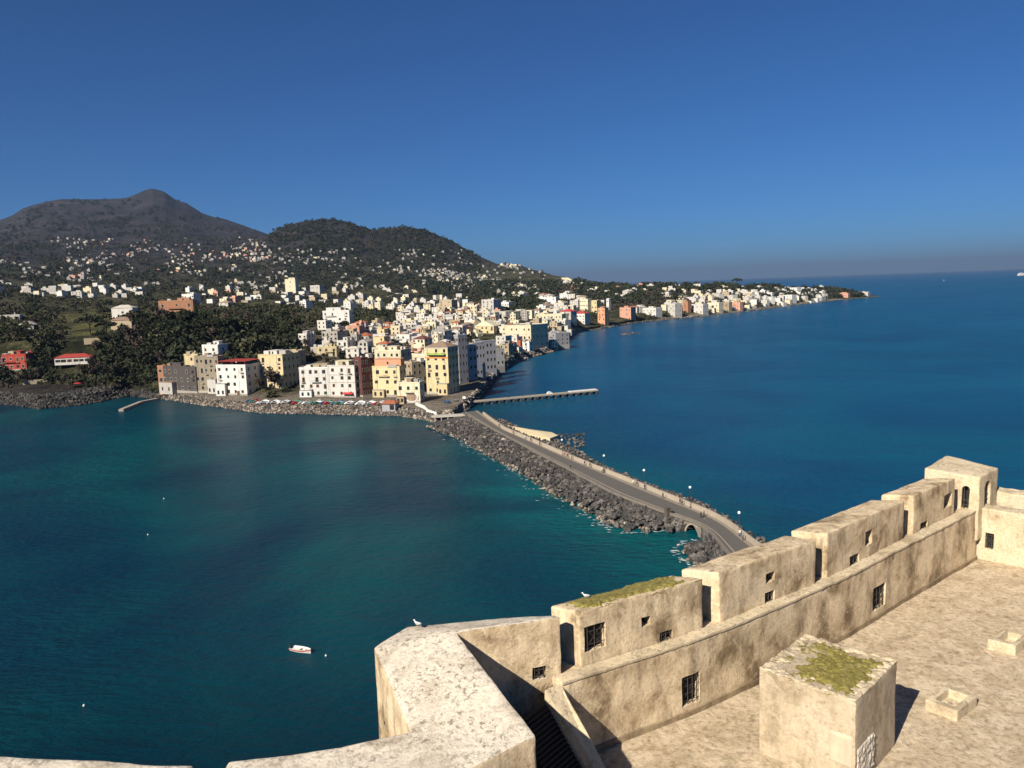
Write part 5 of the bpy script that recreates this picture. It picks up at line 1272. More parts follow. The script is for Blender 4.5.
# district: (u range, v range of the base, how many, size in m (w), storeys, palette, where)
DIST = [((-10, 145), (285, 298), 46, (9, 16), (1, 3), ['white'] * 6 + ['bright'] * 2 + ['cream', 'grey'], 'in the village strip above the left meadows'),
        ((190, 330), (288, 308), 46, (9, 16), (1, 3), ['white'] * 5 + ['bright', 'cream', 'pink', 'tan'], 'in the village above the wooded cliff'),
        ((285, 460), (332, 364), 85, (5, 10), (1, 3), ['white'] * 4 + ['cream', 'cream', 'tan', 'grey', 'yellow', 'pink'], 'packed behind the waterfront row'),
        ((340, 475), (302, 334), 110, (8, 13), (1, 3), ['white'] * 5 + ['bright', 'cream', 'cream', 'tan', 'pale'], 'in the middle of the town'),
        ((440, 505), (308, 338), 80, (6, 11), (1, 3), ['cream'] * 3 + ['white'] * 3 + ['tan', 'pale', 'pink'], 'in the dense old town'),
        ((500, 566), (296, 320), 40, (10, 18), (2, 3), ['white'] * 4 + ['bright', 'cream', 'pale'], 'around the dark pine wood'),
        ((330, 470), (284, 304), 40, (9, 15), (1, 3), ['white'] * 5 + ['cream', 'pale', 'tan'], 'on the plain behind the town'),
        ((566, 670), (281, 318), 34, (10, 20), (2, 3), ['white'] * 4 + ['cream', 'pink', 'pale'], 'behind the bay'),
        ((664, 760), (288, 313), 110, (9, 16), (1, 3), ['cream'] * 4 + ['white'] * 4 + ['pale', 'tan'], 'in the cream headland village'),
        ((498, 566), (318, 348), 34, (6, 11), (1, 3), ['white'] * 3 + ['cream', 'tan', 'pale', 'grey'], 'above the east shore'),
        ((752, 826), (289, 306.5), 80, (9, 15), (1, 3), ['bright'] * 4 + ['white'] * 3 + ['cream'], 'in the white headland village'),
        ((565, 720), (279.5, 286), 30, (12, 22), (1, 2), ['white'] * 4 + ['cream'], 'along the wooded skyline of the headland'),
        ((50, 270), (238, 286), 300, (6, 12), (1, 2), ['white'] * 6 + ['cream', 'pink'], 'far'),
        ((250, 470), (250, 290), 210, (6, 12), (1, 2), ['white'] * 6 + ['cream'], 'far'),
        ((420, 566), (264, 292), 200, (6, 12), (1, 2), ['white'] * 6 + ['cream', 'pale'], 'far'),
        ((-10, 120), (262, 284), 40, (9, 14), (1, 2), ['white'] * 6, 'far')]
cand = []
for di, (ur, vr, n, sz, stf, pal, where) in enumerate(DIST):
    k = 0; tries = 0
    while k < n and tries < n * 30:
        tries += 1
        u, v = rng.uniform(*ur), rng.uniform(*vr)
        if where == 'far' and mnoise.noise(Vector((u * 0.03, v * 0.09, 4.2))) < 0.06 and rng.random() < 0.9: continue
        if di == 2 and (v > 348 + 10 * math.sin(u * .2) or v < 372 - .11 * u - .9 * max(0, 330 - u)): continue
        if di in (2, 3) and 268 < u < 325 and v < 352: continue
        if di == 4 and u > 478 and v > 328: continue
        if di == 5 and 498 < u < 538 and 301 < v < 316: continue
        if di in (2, 3) and 342 < u < 398 and 311 < v < 331: continue
        if di == 3 and v > 316 and u < 380 and 318 < v < 331: continue
        h_ = hit(u, v)
        if h_ is None or h_[0][2] < 1.5: continue
        p, d = h_
        w_ = rng.uniform(*sz) * (1.15 if d > 2500 else 1.0)
        if any((p[0] - x) ** 2 + (p[1] - y) ** 2 < (w_ * 0.5 + r_ * 0.85) ** 2 for x, y, r_ in house_xy): continue
        house_xy.append((p[0], p[1], w_ * .5)); k += 1
        s_ = int(rng.integers(stf[0], stf[1] + 1))
        cand.append(dict(u=u, v=v, p=p, d=d, w=w_, dep=w_ * rng.uniform(.6, 1.0), h=s_ * rng.uniform(2.9, 3.3), s=s_, c=pal[rng.integers(len(pal))], where=where, di=di, rz=-math.atan2(p[0], p[1]) - R(rng.uniform(15, 55)), roof='hip' if rng.random() < .24 and where != 'far' else 'flat'))
cand.sort(key=lambda c: -(c['w'] * c['h'] / c['d'] ** 2))
n_key = sum(1 for o in COL.objects if o.name.startswith(('house', 'bell_tower')) and o.parent is None)
lim = 296 - n_key
ind, rest = cand[:lim], cand[lim:]
ind.sort(key=lambda c: (c['di'], c['u'])); cnt, tot = {}, {}
for c in ind:
    c['rm'] = ['terracotta', 'brownroof', 'paleroof'][rng.integers(3)] if c['roof'] == 'hip' else ['paleroof', 'greyroof', 'brownroof', 'terracotta'][rng.integers(4)]
    key = (c['di'], c['c'], c['roof']); tot[key] = tot.get(key, 0) + 1
pal_all = ['white', 'white', 'cream', 'tan', 'grey', 'pale', 'terracotta']
for c in ind:
    key = (c['di'], c['c'], c['roof']); i = cnt.get(key, 0); cnt[key] = i + 1
    cn = {'bright': 'bright white', 'pale': 'pale yellow', 'white': 'off-white'}.get(c['c'], c['c'])
    rn = 'hip-roofed' if c['roof'] == 'hip' else 'flat-roofed'
    od = 'only' if tot[key] == 1 else ordinal(i) + ' from left'
    lb = (f'only {cn} {rn} house ' + c['where']) if tot[key] == 1 else f'{cn} {rn} house, {ordinal(i)} from left of such ones {c["where"]}'
    rt = empty('house', tuple(c['p']), c['rz']); tag(rt, lb, 'house', 'houses of the town')
    w_, d_, h = c['w'], c['dep'], c['h']
    b = MB(); house_box(b, w_, d_, h); b.build('wall', M[c['c']], rt)
    roof_build(rt, w_, d_, h, c['roof'], c['rm'], c['c'])
    pxh = h / c['d'] * F
    if pxh > 5 and rng.random() < .5:
        sx = rng.choice([-1, 1]); x0 = sx * w_ / 2; x1 = x0 + sx * rng.uniform(.25, .5) * w_; hh = h * rng.uniform(.4, .75)
        MB().box(min(x0, x1), max(x0, x1), -d_ * .45, d_ * .3, -4, hh).build('wing', M[pal_all[rng.integers(len(pal_all))]], rt)
    if pxh > 4.0 and c['roof'] == 'flat' and rng.random() < .65:
        x, y = rng.uniform(-.2, .2) * w_, rng.uniform(-.1, .2) * d_
        MB().box(x - w_ * .2, x + w_ * .2, y - d_ * .2, y + d_ * .2, h - .04, h + 2.5).build('roof_hut', M[c['c']], rt)
    if pxh > 3.5:
        nl = max(2, int(w_ / 4.2)); nr_ = max(1, int(d_ / 5))
        for k in range(c['s']):
            z = h / c['s'] * (k + .52)
            for i2 in range(nl):
                if rng.random() < .12: continue
                o = link('window', window_mesh('brown' if rng.random() < .3 else 'plain'), rt, (-w_ / 2 + w_ * (i2 + .5) / nl, -d_ / 2, z)); o.scale = (1.35, 1, 1.75)
            if pxh > 6:
                for i2 in range(nr_): o = link('window', window_mesh('plain'), rt, (w_ / 2, -d_ / 2 + d_ * (i2 + .5) / nr_, z), math.pi / 2); o.scale = (1.3, 1, 1.7)
SM = {}
for c in rest: SM.setdefault('far_white' if c['c'] in ('white', 'bright') and c['where'] == 'far' else c['c'], []).append(c)
smats = sorted(SM); b = MB()
for mi, k in enumerate(smats):
    for c in SM[k]:
        cs, sn = math.cos(c['rz']), math.sin(c['rz']); t = MB().box(-c['w'] / 2, c['w'] / 2, -c['dep'] / 2, c['dep'] / 2, -5, c['h'])
        if rng.random() < .4: t.box(-c['w'] * .3, c['w'] * .1, -c['dep'] * .2, c['dep'] * .3, c['h'], c['h'] + 2.4)
        b.add([(c['p'][0] + cs * x - sn * y, c['p'][1] + sn * x + cs * y, c['p'][2] + z) for x, y, z in t.v], t.f, mi)
tag(b.build('distant_houses', [M[k] for k in smats]), 'hundreds of tiny pale houses sprinkled over the far slopes', 'houses', None, 'stuff')

# ================================================================== TREES
def leaf_cloud(n, pts_fn, size, seed):
    g = np.random.default_rng(seed); V, Fc = [], []
    for k in range(n):
        c = pts_fn(g); a = g.normal(size=3); a /= np.linalg.norm(a); b_ = np.cross(a, g.normal(size=3)); b_ /= np.linalg.norm(b_); c2 = np.cross(a, b_)
        s = size * g.uniform(.6, 1.3)
        o = len(V); V += [c + b_ * s * .6, c + c2 * s * .5, c - b_ * s * .6, c - c2 * s * .5 + a * s * .2]; Fc.append((o, o + 1, o + 2, o + 3))
    return V, Fc
def crown_round(seed, h=8.0):
    g0 = np.random.default_rng(seed); lobes = [(np.array([0, 0, h * .62]), h * .3)]
    for k in range(6):
        a = g0.uniform(0, 6.28); r = h * g0.uniform(.15, .3); lobes.append((np.array([r * math.cos(a), r * math.sin(a), h * g0.uniform(.45, .82)]), h * g0.uniform(.14, .24)))
    def f(g):
        c, r = lobes[g.integers(len(lobes))]; d = g.normal(size=3); d /= np.linalg.norm(d); return c + d * r * g.uniform(.55, 1.05) * np.array([1, 1, .85])
    return leaf_cloud(300, f, .95, seed)
def crown_umbrella(seed, h=13.0):
    def f(g):
        a = g.uniform(0, 6.28); r = math.sqrt(g.random()) * 7.2; k = r / 7.2; return np.array([r * math.cos(a), r * math.sin(a), h - 2.4 * k * k - g.uniform(0, 2.2) * (1 - .4 * k) + .6 * math.sin(a * 3 + seed)])
    return leaf_cloud(380, f, 1.05, seed)
def crown_cypress(seed, h=9.0):
    def f(g):
        z = g.uniform(.08, 1); r = .95 * (1 - z) ** .6 + .15; a = g.uniform(0, 6.28); return np.array([r * math.cos(a), r * math.sin(a), z * h])
    return leaf_cloud(170, f, .7, seed)
def crown_bush(seed, h=3.2):
    def f(g):
        d = g.normal(size=3); d /= np.linalg.norm(d); d[2] = abs(d[2]); return d * np.array([2.2, 2.2, h]) * g.uniform(.6, 1.05) * (1 + .25 * math.sin(d[0] * 5 + seed)) + np.array([0, 0, .1])
    return leaf_cloud(170, f, .75, seed)
def trunk_mesh(h, r, limbs, spread, seed):
    g = random.Random(seed); b = MB(); p = (0, 0, -1.5); t = (g.uniform(-.3, .3), g.uniform(-.3, .3), h)
    b.tube(p, t, r, 7, 0, r * .55)
    for k in range(limbs):
        a = 6.28 * k / limbs + g.uniform(-.4, .4); z = h * g.uniform(.75, 1.0)
        b.tube((t[0] * z / h, t[1] * z / h, z), (spread * math.cos(a), spread * math.sin(a), z + spread * g.uniform(.5, .9)), r * .42, 5, 0, r * .15)
    return b.mesh('trunk', M['bark'])
TREES = {}
for nm, fn, mats, tk in (('broadleaf_tree', crown_round, ['leaf_dark', 'leaf_dark', 'leaf_olive', 'leaf_brown'], (3.6, .28, 4, 2.0)), ('umbrella_pine', crown_umbrella, ['leaf_dark', 'leaf_olive'], (10.2, .4, 7, 4.2)),
                     ('cypress_tree', crown_cypress, ['leaf_dark'], (3.0, .15, 0, 0)), ('bush', crown_bush, ['leaf_olive', 'leaf_brown', 'leaf_dark'], (0.8, .1, 4, .9))):
    TREES[nm] = []
    for k, mt in enumerate(mats):
        V, Fc = fn(40 + 7 * k + len(nm)); TREES[nm].append((mesh_np('crown', V, Fc, M[mt]), trunk_mesh(*tk, 5 + k), mt))
def tree(kind, var, p, s, label, group='trees on the island'):
    cm, tm, mt = TREES[kind][var]
    r = empty(kind, tuple(p), rng.uniform(0, 6.28)); r.scale = (s, s, s * rng.uniform(.85, 1.1)); tag(r, label, 'bush' if kind == 'bush' else 'tree', group)
    link('trunk', tm, r); link('crown', cm, r); return r
def tree_px(kind, var, u, vb, hpx, label, group=None, base_h=None):
    h_ = hit(u, vb)
    if h_ is None: return
    H0 = {'broadleaf_tree': 7.2, 'umbrella_pine': 13.4, 'cypress_tree': 9.2, 'bush': 3.4}[kind]
    tree(kind, var, h_[0], hpx * h_[1] / F / H0, label, group)
tree_px('umbrella_pine', 0, 91, 341, 22, 'big umbrella pine standing alone on the meadow edge')
tree_px('bush', 0, 272, 397.5, 8.5, 'round olive green bush on the quay beside the white corner house')
tree_px('broadleaf_tree', 3, 275, 392, 20, 'bare reddish brown tree in front of the yellow and cream house')
tree_px('broadleaf_tree', 3, 262, 392, 13, 'grey brown tree at the shaded side of the white corner house')
tree_px('broadleaf_tree', 2, 252, 358, 24, 'grey green leafless-looking tree behind the white corner house')
tree_px('broadleaf_tree', 2, 264, 356, 22, 'wide pale olive tree behind the white corner house, right one of two')
tree_px('bush', 2, 285, 392, 6, 'small dark bush under the yellow and cream house')
tree_px('broadleaf_tree', 0, 346, 331, 11, 'dark tree in front of the big white villa')
tree_px('umbrella_pine', 0, 737, 288, 9.5, 'lone umbrella pine breaking the skyline of the headland')
# keep trees off houses
gridh = {}
for x, y, r_ in house_xy: gridh.setdefault((int(x // 40), int(y // 40)), []).append((x, y, r_))
def clear(x, y, m=2.0):
    i, j = int(x // 40), int(y // 40)
    return not any((x - a) ** 2 + (y - b) ** 2 < (r_ * 1.15 + m) ** 2 for di in (-1, 0, 1) for dj in (-1, 0, 1) for a, b, r_ in gridh.get((i + di, j + dj), ()))
def in_front_of_house(p):          # do not plant just before a facade
    d = math.hypot(p[0], p[1]); k = (d - 14) / d
    return not clear(p[0] * k, p[1] * k, 0.5)
lab = {('broadleaf_tree', 'cliff'): 'bushy tree in the dense wood on the cliff behind the quay', ('broadleaf_tree', 'plateau'): 'evergreen tree scattered over the meadows at left', ('umbrella_pine', 'cliff'): 'umbrella pine rising from the wood on the cliff',
       ('umbrella_pine', 'plateau'): 'umbrella pine scattered over the meadows at left', ('cypress_tree', 'town'): 'slim cypress between the houses of the town', ('broadleaf_tree', 'town'): 'rounded tree squeezed between the houses of the town', ('bush', 'shore'): 'scrubby bush on the lava shore bank at left', ('bush', 'plateau'): 'low bush on the meadows at left',
       ('broadleaf_tree', 'shore'): 'dark tree on the bank above the lava shore at left', ('umbrella_pine', 'town'): 'umbrella pine between the houses of the town', ('cypress_tree', 'cliff'): 'slim cypress in the wood on the cliff'}
REG = [('cliff', (100, 300), (322, 368), 120, ['broadleaf_tree'] * 6 + ['umbrella_pine', 'cypress_tree'], (1.0, 1.7)), ('plateau', (-10, 165), (302, 345), 48, ['broadleaf_tree'] * 4 + ['umbrella_pine', 'bush', 'bush'], (.8, 1.3)),
       ('shore', (-10, 135), (346, 388), 70, ['broadleaf_tree'] * 2 + ['bush'] * 3, (.7, 1.2)), ('town', (270, 480), (318, 366), 75, ['broadleaf_tree'] * 3 + ['cypress_tree'], (.5, .9))]
for where, ur, vr, n, kinds, sr in REG:
    k = t = 0
    while k < n and t < n * 20:
        t += 1; u, v = rng.uniform(*ur), rng.uniform(*vr)
        if where == 'cliff' and (u < 125 and v < 338 or (u > 165 and u < 300 and v > 352 - 12 * (u > 225))): continue
        if where == 'plateau' and (50 < u < 140 and 326 < v < 338 and rng.random() < .85 or 66 < u < 114 and 318 < v < 348): continue
        if where == 'shore' and 66 < u < 108 and v < 350: continue
        h_ = hit(u, v)
        if h_ is None: continue
        p = h_[0]
        if p[2] < 4 or not clear(p[0], p[1]) or in_front_of_house(p): continue
        kd = kinds[rng.integers(len(kinds))]; var = int(rng.integers(len(TREES[kd]))) if where != 'cliff' else 0
        if where == 'cliff' and kd == 'broadleaf_tree' and rng.random() < .35: var = int(rng.integers(2, 4))
        tree(kd, var, p, rng.uniform(*sr) * (.62 if kd == 'umbrella_pine' else 1), lab[(kd, where)], lab[(kd, where)]); k += 1
# far and dense woods: one mass each
def woods(name, regs, mat, label, seed, nq=30):
    g = np.random.default_rng(seed); C, S = [], []
    for ur, vr, n, sz, zf in regs:
        k = t = 0
        while k < n and t < n * 6:
            t += 1; u, v = g.uniform(*ur), g.uniform(*vr)
            if mnoise.noise(Vector((u * .045, v * .16, seed))) < zf: continue
            if (48 < u < 142 and 325.5 < v < 337.5 and g.random() < .93) or (70 < u < 105 and 314 < v < 320) or (66 < u < 114 and 318 < v < 346): continue
            h_ = hit(u, v)
            if h_ is None or h_[0][2] < 3.5: continue
            p, d = h_
            if not clear(p[0], p[1], 1.0) or (d < 2400 and in_front_of_house(p)): continue
            C.append(p); S.append(g.uniform(*sz) * max(1.0, d / 1400)); k += 1
    C, S = np.array(C), np.array(S); n = len(C)
    d = g.normal(size=(n, nq, 3)); d /= np.linalg.norm(d, axis=2, keepdims=True)
    c = C[:, None, :] + d * S[:, None, None] * np.array([.62, .62, .5]) * g.uniform(.6, 1.1, (n, nq, 1)) + np.array([0, 0, .38]) * S[:, None, None]
    a = g.normal(size=(n, nq, 3)); a /= np.linalg.norm(a, axis=2, keepdims=True); b_ = np.cross(a, d); b_ /= np.linalg.norm(b_, axis=2, keepdims=True) + 1e-9; e = np.cross(a, b_)
    s = (S[:, None, None] * g.uniform(.12, .27, (n, nq, 1)))
    V = np.stack([c + b_ * s, c + e * s, c - b_ * s, c - e * s], 2).reshape(-1, 3); Fc = np.arange(len(V)).reshape(-1, 4)
    me = bpy.data.meshes.new(name); me.vertices.add(len(V)); me.vertices.foreach_set('co', V.ravel()); me.loops.add(len(V)); me.loops.foreach_set('vertex_index', Fc.ravel())
    me.polygons.add(len(Fc)); me.polygons.foreach_set('loop_start', np.arange(0, len(V), 4)); me.materials.append(M[mat]); me.update(calc_edges=True); me.validate()
    tag(link(name, me), label, 'woods', None, 'stuff')
woods('dark_woods', [((105, 300), (320, 366), 520, (4, 8), -.35), ((340, 400), (311, 331), 110, (3, 6), -.6), ((-10, 150), (300, 350), 170, (3, 6), .1), ((140, 330), (296, 324), 190, (4, 7), .0), ((490, 545), (298, 317), 420, (7, 11), -.6), ((330, 480), (296, 332), 600, (3, 6), -.15),
                    ((498, 566), (317, 346), 160, (2.5, 4.5), -.3), ((430, 620), (283, 296), 600, (6, 10), -.25), ((575, 680), (281, 304), 700, (6, 10), -.3), ((640, 790), (279, 292), 420, (6, 10), -.2), ((755, 870), (284, 298), 480, (5, 8), -.35), ((660, 830), (286, 308), 300, (3, 5), -.2), ((-10, 330), (266, 300), 900, (4, 7), -.1), ((270, 480), (219, 290), 2300, (3, 6), -.3), ((-10, 270), (200, 270), 1100, (2, 4.5), .0), ((-10, 140), (345, 385), 260, (2.5, 5), -.2), ((124, 200), (352, 393), 200, (2.5, 5), -.6)],
      'leaf_dark', 'dark evergreen woods covering the slopes and headland', 3)
woods('olive_woods', [((100, 300), (318, 366), 260, (3.5, 7), -.3), ((140, 330), (294, 322), 260, (3, 6), -.1), ((-10, 200), (300, 345), 330, (3, 6), .02), ((140, 480), (285, 330), 550, (3.5, 7), .0), ((480, 860), (281, 318), 450, (4, 7), .0), ((-10, 560), (240, 290), 1200, (3, 5.5), .0), ((268, 480), (316, 364), 330, (2.5, 4.5), -.3)], 'leaf_olive', 'olive green orchards and scrub between houses', 11)
woods('bare_woods', [((100, 300), (318, 366), 120, (3.5, 6), -.1), ((-10, 300), (296, 345), 220, (3, 6), .05), ((-10, 480), (225, 300), 1700, (3, 5), -.02), ((540, 720), (283, 312), 260, (5, 9), .0)], 'leaf_brown', 'brown leafless winter trees on the hills', 23)

# ================================================================== QUAY FURNITURE, CARS, BOATS, BIRDS
def car_protos(col):
    b = MB()
    P = [(-2.05, .38), (-2.0, .78), (-1.45, .86), (-.95, 1.38), (.55, 1.40), (1.15, .92), (1.95, .78), (2.05, .40)]
    for sgn in (-1, 1): pass
    n = len(P); vs = [(x, -.82 if z < .9 else -.66, z) for x, z in P] + [(x, .82 if z < .9 else .66, z) for x, z in P]
    b.add(vs, [tuple(range(n)), tuple(range(2 * n - 1, n - 1, -1))] + [(i, n + i, n + (i + 1) % n, (i + 1) % n) for i in range(n)])
    g = MB(); g.box(-1.0, .7, -.80, .80, .92, 1.3, 0, (-.85, .5, -.70, .70)).add([(.62, -.62, 1.36), (.62, .62, 1.36), (1.14, .66, .95), (1.14, -.66, .95)], [(0, 3, 2, 1)])
    wmesh = MB().tube((0, -.11, 0), (0, .11, 0), .32, 10).mesh('wheel', M['void'])
    return b.mesh('body', col), g.mesh('windows', M['glass']), wmesh
cars_c = {k: car_protos(plain(k + '_car_paint', c, .3)) for k, c in dict(white=(.75, .75, .74), silver=(.42, .43, .45), grey=(.14, .14, .15), black=(.02, .02, .022), blue=(.04, .09, .22), red=(.42, .03, .03), green=(.06, .2, .14)).items()}
ccount = {}
def car(x, y, z, rz, col, label):
    r = empty('parked_car', (x, y, z), rz); tag(r, label, 'car', 'cars parked along the quay')
    b, g, w_ = cars_c[col]; link('body', b, r); link('windows', g, r)
    for sx in (-1.25, 1.25):
        for sy in (-.75, .75): link('wheel', w_, r, (sx, sy, .32))
spots = []
for k in range(46):
    u = 226 + k * 3.6
    if 370 < u < 402 and False: continue
    spots.append((u, rng.uniform(9.5, 11.5) if k % 3 else rng.uniform(15.5, 17.5)))
cs = ['white', 'white', 'silver', 'grey', 'black', 'blue', 'red', 'white', 'green', 'silver']
for u, dd in spots:
    if not (240 < u < 384): continue
    d = cdist(u) + dd; az = azim(u); x, y = d * math.sin(az), d * math.cos(az)
    if not clear(x, y, -1.0): continue
    col = cs[rng.integers(len(cs))]; i = ccount.get(col, 0); ccount[col] = i + 1
    cdir = math.atan2(*(np.array([cdist(u + 8) * math.cos(azim(u + 8)), cdist(u + 8) * math.sin(azim(u + 8))]) - np.array([cdist(u - 8) * math.cos(azim(u - 8)), cdist(u - 8) * math.sin(azim(u - 8))])))
    car(x, y, ground_d(u, d) + .02, cdir + (0 if dd > 14 else R(55)) + rng.uniform(-.08, .08), col, f'{col} parked car on the quay, {ordinal(i)} {col} one from left')
for i, (u, v, col, lb) in enumerate([(464, 399, 'white', 'white car parked at the root of the pier'), (470, 401, 'silver', 'silver car beside the white one at the root of the pier'), (455, 401, 'grey', 'grey car in front of the tallest yellow house'), (447, 403, 'blue', 'blue car left of the grey one before the tallest yellow house')]):
    h_ = hit(u, v)
    if h_: car(*h_[0], rng.uniform(0, 3), col, lb)
# kiosk with red roof, open pavilion, white stair walls
h_ = hit(391, 409)
if h_:
    p = h_[0]; rt = empty('kiosk', (p[0], p[1], p[2]), -.3); tag(rt, 'small grey kiosk with a red roof on the quay', 'kiosk')
    MB().box(-3.6, 3.6, -2.6, 2.6, -1, 3.0).build('wall', M['bluegrey'], rt); MB().box(-4.2, 4.2, -3.2, 3.2, 3.003, 3.3, 0).add([(-4.2, -3.2, 3.305), (4.2, -3.2, 3.305), (4.2, 3.2, 3.305), (-4.2, 3.2, 3.305), (-2, 0, 4.6), (2, 0, 4.6)], [(0, 1, 5, 4), (1, 2, 5), (2, 3, 4, 5), (3, 0, 4)]).build('roof', M['terracotta'], rt)
    MB().box(.6, 3.0, -2.66, -2.55, 0, 2.5).build('door', M['void'], rt)
h_ = hit(451, 420.5)
if h_:
    p = h_[0]; rt = empty('pavilion', (p[0], p[1], p[2] - .5), .12); tag(rt, 'low flat-roofed open pavilion in front of the causeway entrance', 'pavilion')
    MB().box(-8.2, 8.2, -3, 3, 2.7, 3.1).build('roof', M['paleroof'], rt); MB().box(-8, 8, 1.5, 2.8, -2, 2.697).build('back_wall', M['stone'], rt)
    pm_ = MB().box(-.22, .22, -.22, .22, -2, 2.697).mesh('post', M['concrete'])
    for k in range(6): link('post', pm_, rt, (-7.6 + k * 3.04, -2.6, 0))
pts = [hit(u, v) for u, v in ((416, 405), (424, 408.5), (428, 412.5), (437, 415.5))]
if all(pts):
    v_, f_ = [], []
    q = [p[0] for p in pts]; n_ = len(q)
    for i, p in enumerate(q):
        t_ = q[min(i + 1, n_ - 1)][:2] - q[max(i - 1, 0)][:2]; t_ = t_ / np.linalg.norm(t_); nn = np.array([-t_[1], t_[0]]) * .3
        v_ += [(*(p[:2] - nn), p[2] - 1), (*(p[:2] - nn), p[2] + 1.5), (*(p[:2] + nn), p[2] + 1.5), (*(p[:2] + nn), p[2] - 1)]
    f_ = [(i * 4 + k, i * 4 + k + 1, i * 4 + k + 5, i * 4 + k + 4) for i in range(n_ - 1) for k in range(3)] + [(0, 1, 2, 3), (4 * n_ - 1, 4 * n_ - 2, 4 * n_ - 3, 4 * n_ - 4)]
    tag(link('terrace_wall', mesh_np('terrace_wall', v_, f_, M['bright'])), 'white zigzag terrace wall beside the round-cornered house', 'wall')
h_ = hit(76, 387)
if h_:
    p = h_[0]; rt = empty('parasol', tuple(p)); tag(rt, 'red parasol on the dark shore bank at left', 'parasol')
    MB().tube((0, 0, -1), (0, 0, 3), .06, 6).build('pole', M['iron'], rt); MB().tube((0, 0, 2.3), (0, 0, 3.3), 3.4, 10, 0, .1).build('canopy', M['awn_red'], rt)
for (u, v, lb) in ((37, 383, 'pale terrace wall on the lava shore below the red house'), (97, 341, 'leaning grey wall strip at the cliff edge below the umbrella pine')):
    h_ = hit(u, v)
    if h_: MBo = MB().box(-8, 8, -.5, .5, -2, 2.2).build('terrace_wall', M['tan'], None, tuple(h_[0]), .4); tag(MBo, lb, 'wall')

# --- the small boat, buoys, far ferry
bp_ = at(301, 651.5, 0); bow = at(314, 654, 0); hd = math.atan2(bow[1] - bp_[1], bow[0] - bp_[0])
boat = empty('rowing_boat', (bp_[0], bp_[1], 0), hd); tag(boat, 'small white motor boat with red trim moored alone on dark water', 'boat')
secs = [(-2.1, .62, .55), (-1.3, .78, .55), (-.2, .84, .57), (.9, .70, .63), (1.7, .38, .72), (2.15, .05, .8)]
hv, hf = [], []
for x, wd_, zt in secs: hv += [(x, -wd_, zt), (x, -wd_ * .8, .12), (x, 0, -.18), (x, wd_ * .8, .12), (x, wd_, zt), (x, wd_ * .86, zt), (x, wd_ * .62, .2), (x, -wd_ * .62, .2), (x, -wd_ * .86, zt)]
for i in range(len(secs) - 1):
    for k in range(9): a = i * 9 + k; b2 = i * 9 + (k + 1) % 9; hf.append((a, b2, b2 + 9, a + 9))
hf += [tuple(range(8, -1, -1)), tuple(range(45, 54))]
link('hull', mesh_np('hull', hv, hf, M['bright']), boat)
sv_, sf_ = [], []
for x, wd_, zt in secs: sv_ += [(x, -wd_ - .02, zt - .04), (x, -wd_ * .93 - .03, zt - .24)]
sf_ = [(i * 2, i * 2 + 1, i * 2 + 3, i * 2 + 2) for i in range(5)]
link('red_stripe', mesh_np('red_stripe', sv_, sf_, M['awn_red']), boat)
MB().box(-.35, -.05, -.62, .62, .34, .42).build('bench', M['cream'], boat); MB().box(.75, 1.0, -.5, .5, .38, .46).build('bench', M['cream'], boat)
MB().box(-2.45, -2.1, -.17, .17, .35, .95, 0, (-2.4, -2.05, -.12, .12)).tube((-2.3, 0, -.3), (-2.3, 0, .4), .07, 6).build('outboard_motor', M['void'], boat)
bm_b = MB().ball((0, 0, .12), .28, m=0, nu=10, nv=8).tube((0, 0, .3), (0, 0, .5), .05, 6).mesh('mooring_buoy', M['bright'], True)
for i, (u, v, lb) in enumerate([(326, 656, 'white mooring buoy just right of the small boat'), (84, 706, 'white mooring buoy nearest to the bottom left'), (148, 535, 'white mooring buoy in the middle of the bay'), (164, 499, 'white mooring buoy beyond the mid bay one')]):
    p = at(u, v, 0); s = 0.55 + math.hypot(p[0], p[1]) / 900
    o = link('mooring_buoy', bm_b, None, (p[0], p[1], 0)); o.scale = (s, s, s); tag(o, lb, 'buoy', 'mooring buoys in the bay')
p = at(1022, 275.5, 0); fr = empty('ferry', (p[0], p[1], 0), .3); tag(fr, 'tiny white ferry on the horizon at the right edge', 'ferry')
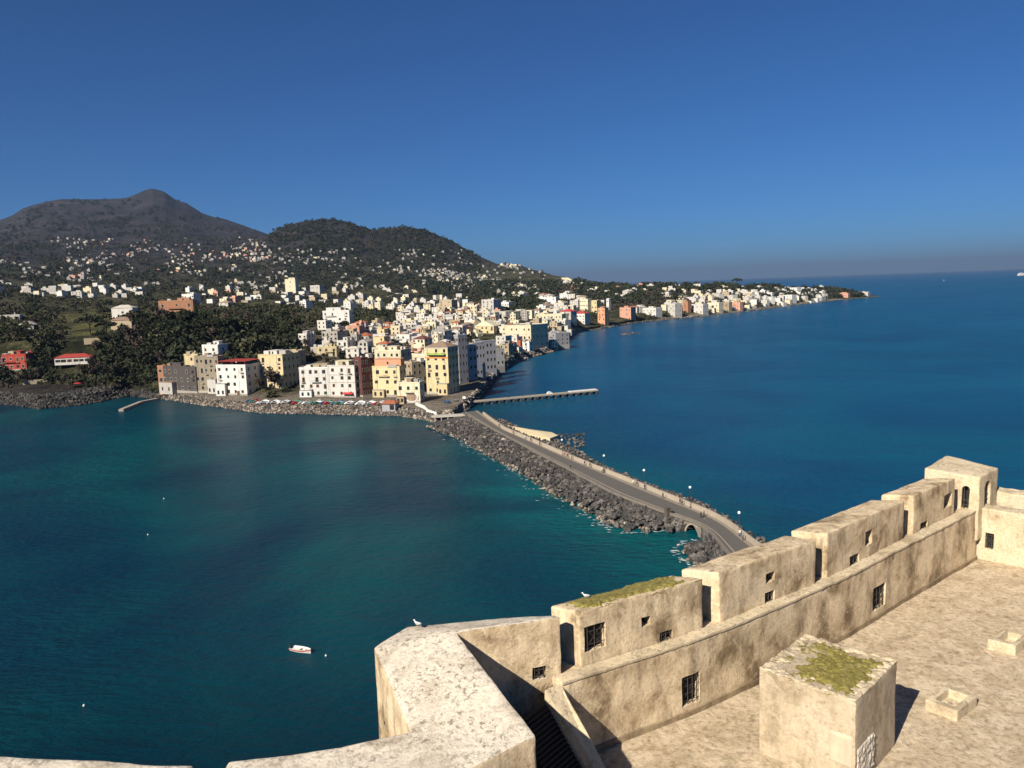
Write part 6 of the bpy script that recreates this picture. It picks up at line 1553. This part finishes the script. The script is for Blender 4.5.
MB().box(-42, 42, -8, 8, -2, 11, 0, (-42, 50, -8, 8)).build('hull', M['bright'], fr); MB().box(-32, 24, -7, 7, 11.003, 21, 0, (-30, 18, -7, 7)).build('superstructure', M['bright'], fr); MB().box(-14, -5, -3, 3, 21.003, 28).build('funnel', M['bluegrey'], fr)
p = at(944, 281, 0); yb = empty('sailing_boat', (p[0], p[1], 0), .6); tag(yb, 'tiny white sailing boat far out on the open sea', 'boat')
MB().box(-6, 6, -1.6, 1.6, -.4, 1.4, 0, (-6.2, 7.5, -1.7, 1.7)).build('hull', M['bright'], yb); MB().add([(0, 0, 1.5), (-5, .1, 2), (0, 0, 15), (0, .12, 1.5), (-5, .22, 2), (0, .12, 15)], [(0, 1, 2), (5, 4, 3), (0, 3, 4, 1), (1, 4, 5, 2), (2, 5, 3, 0)]).build('sail', M['bright'], yb)
# --- gulls on the walls
gw, gg = plain('gull_white', (.8, .8, .78), .8), plain('gull_grey', (.3, .31, .33), .8); gy = plain('gull_beak', (.6, .4, .05), .5)
def gull(u, v, z, rz, label):
    p = at(u, v, z); r = empty('seagull', (p[0], p[1], z), rz); r.scale = (.5,) * 3; tag(r, label, 'seagull', 'seagulls on the castle walls')
    b = MB(); prof = [(-.26, .20, .015), (-.18, .21, .05), (-.06, .21, .085), (.06, .23, .09), (.13, .27, .06), (.16, .33, .045), (.19, .38, .055), (.23, .39, .045), (.26, .385, .012)]
    n = 10
    for x, z_, r_ in prof: b.v += [(x, r_ * math.cos(2 * math.pi * k / n), z_ + r_ * math.sin(2 * math.pi * k / n)) for k in range(n)]
    for i in range(len(prof) - 1):
        for k in range(n): b.f.append((i * n + k, i * n + (k + 1) % n, (i + 1) * n + (k + 1) % n, (i + 1) * n + k)); b.m.append(0)
    for s_ in (-.04, .04): b.tube((.0, s_, 0), (.01, s_, .15), .009, 5, 1)
    b.tube((.25, 0, .385), (.33, 0, .37), .016, 6, 1, .004)
    b.build('body', [gw, gy], r, smooth=True)
    for s_ in (-1, 1): MB().ball((-.08, s_ * .075, .235), .19, .022, .055, 0, 8, 6).build('wing', gg, r, smooth=True)
gull(417.5, 627, 52.22, 2.6, 'white seagull standing on the pale corner of the bastion parapet')
gull(586, 599, 52.12, 2.9, 'white seagull on the mossy parapet block, at its left end')
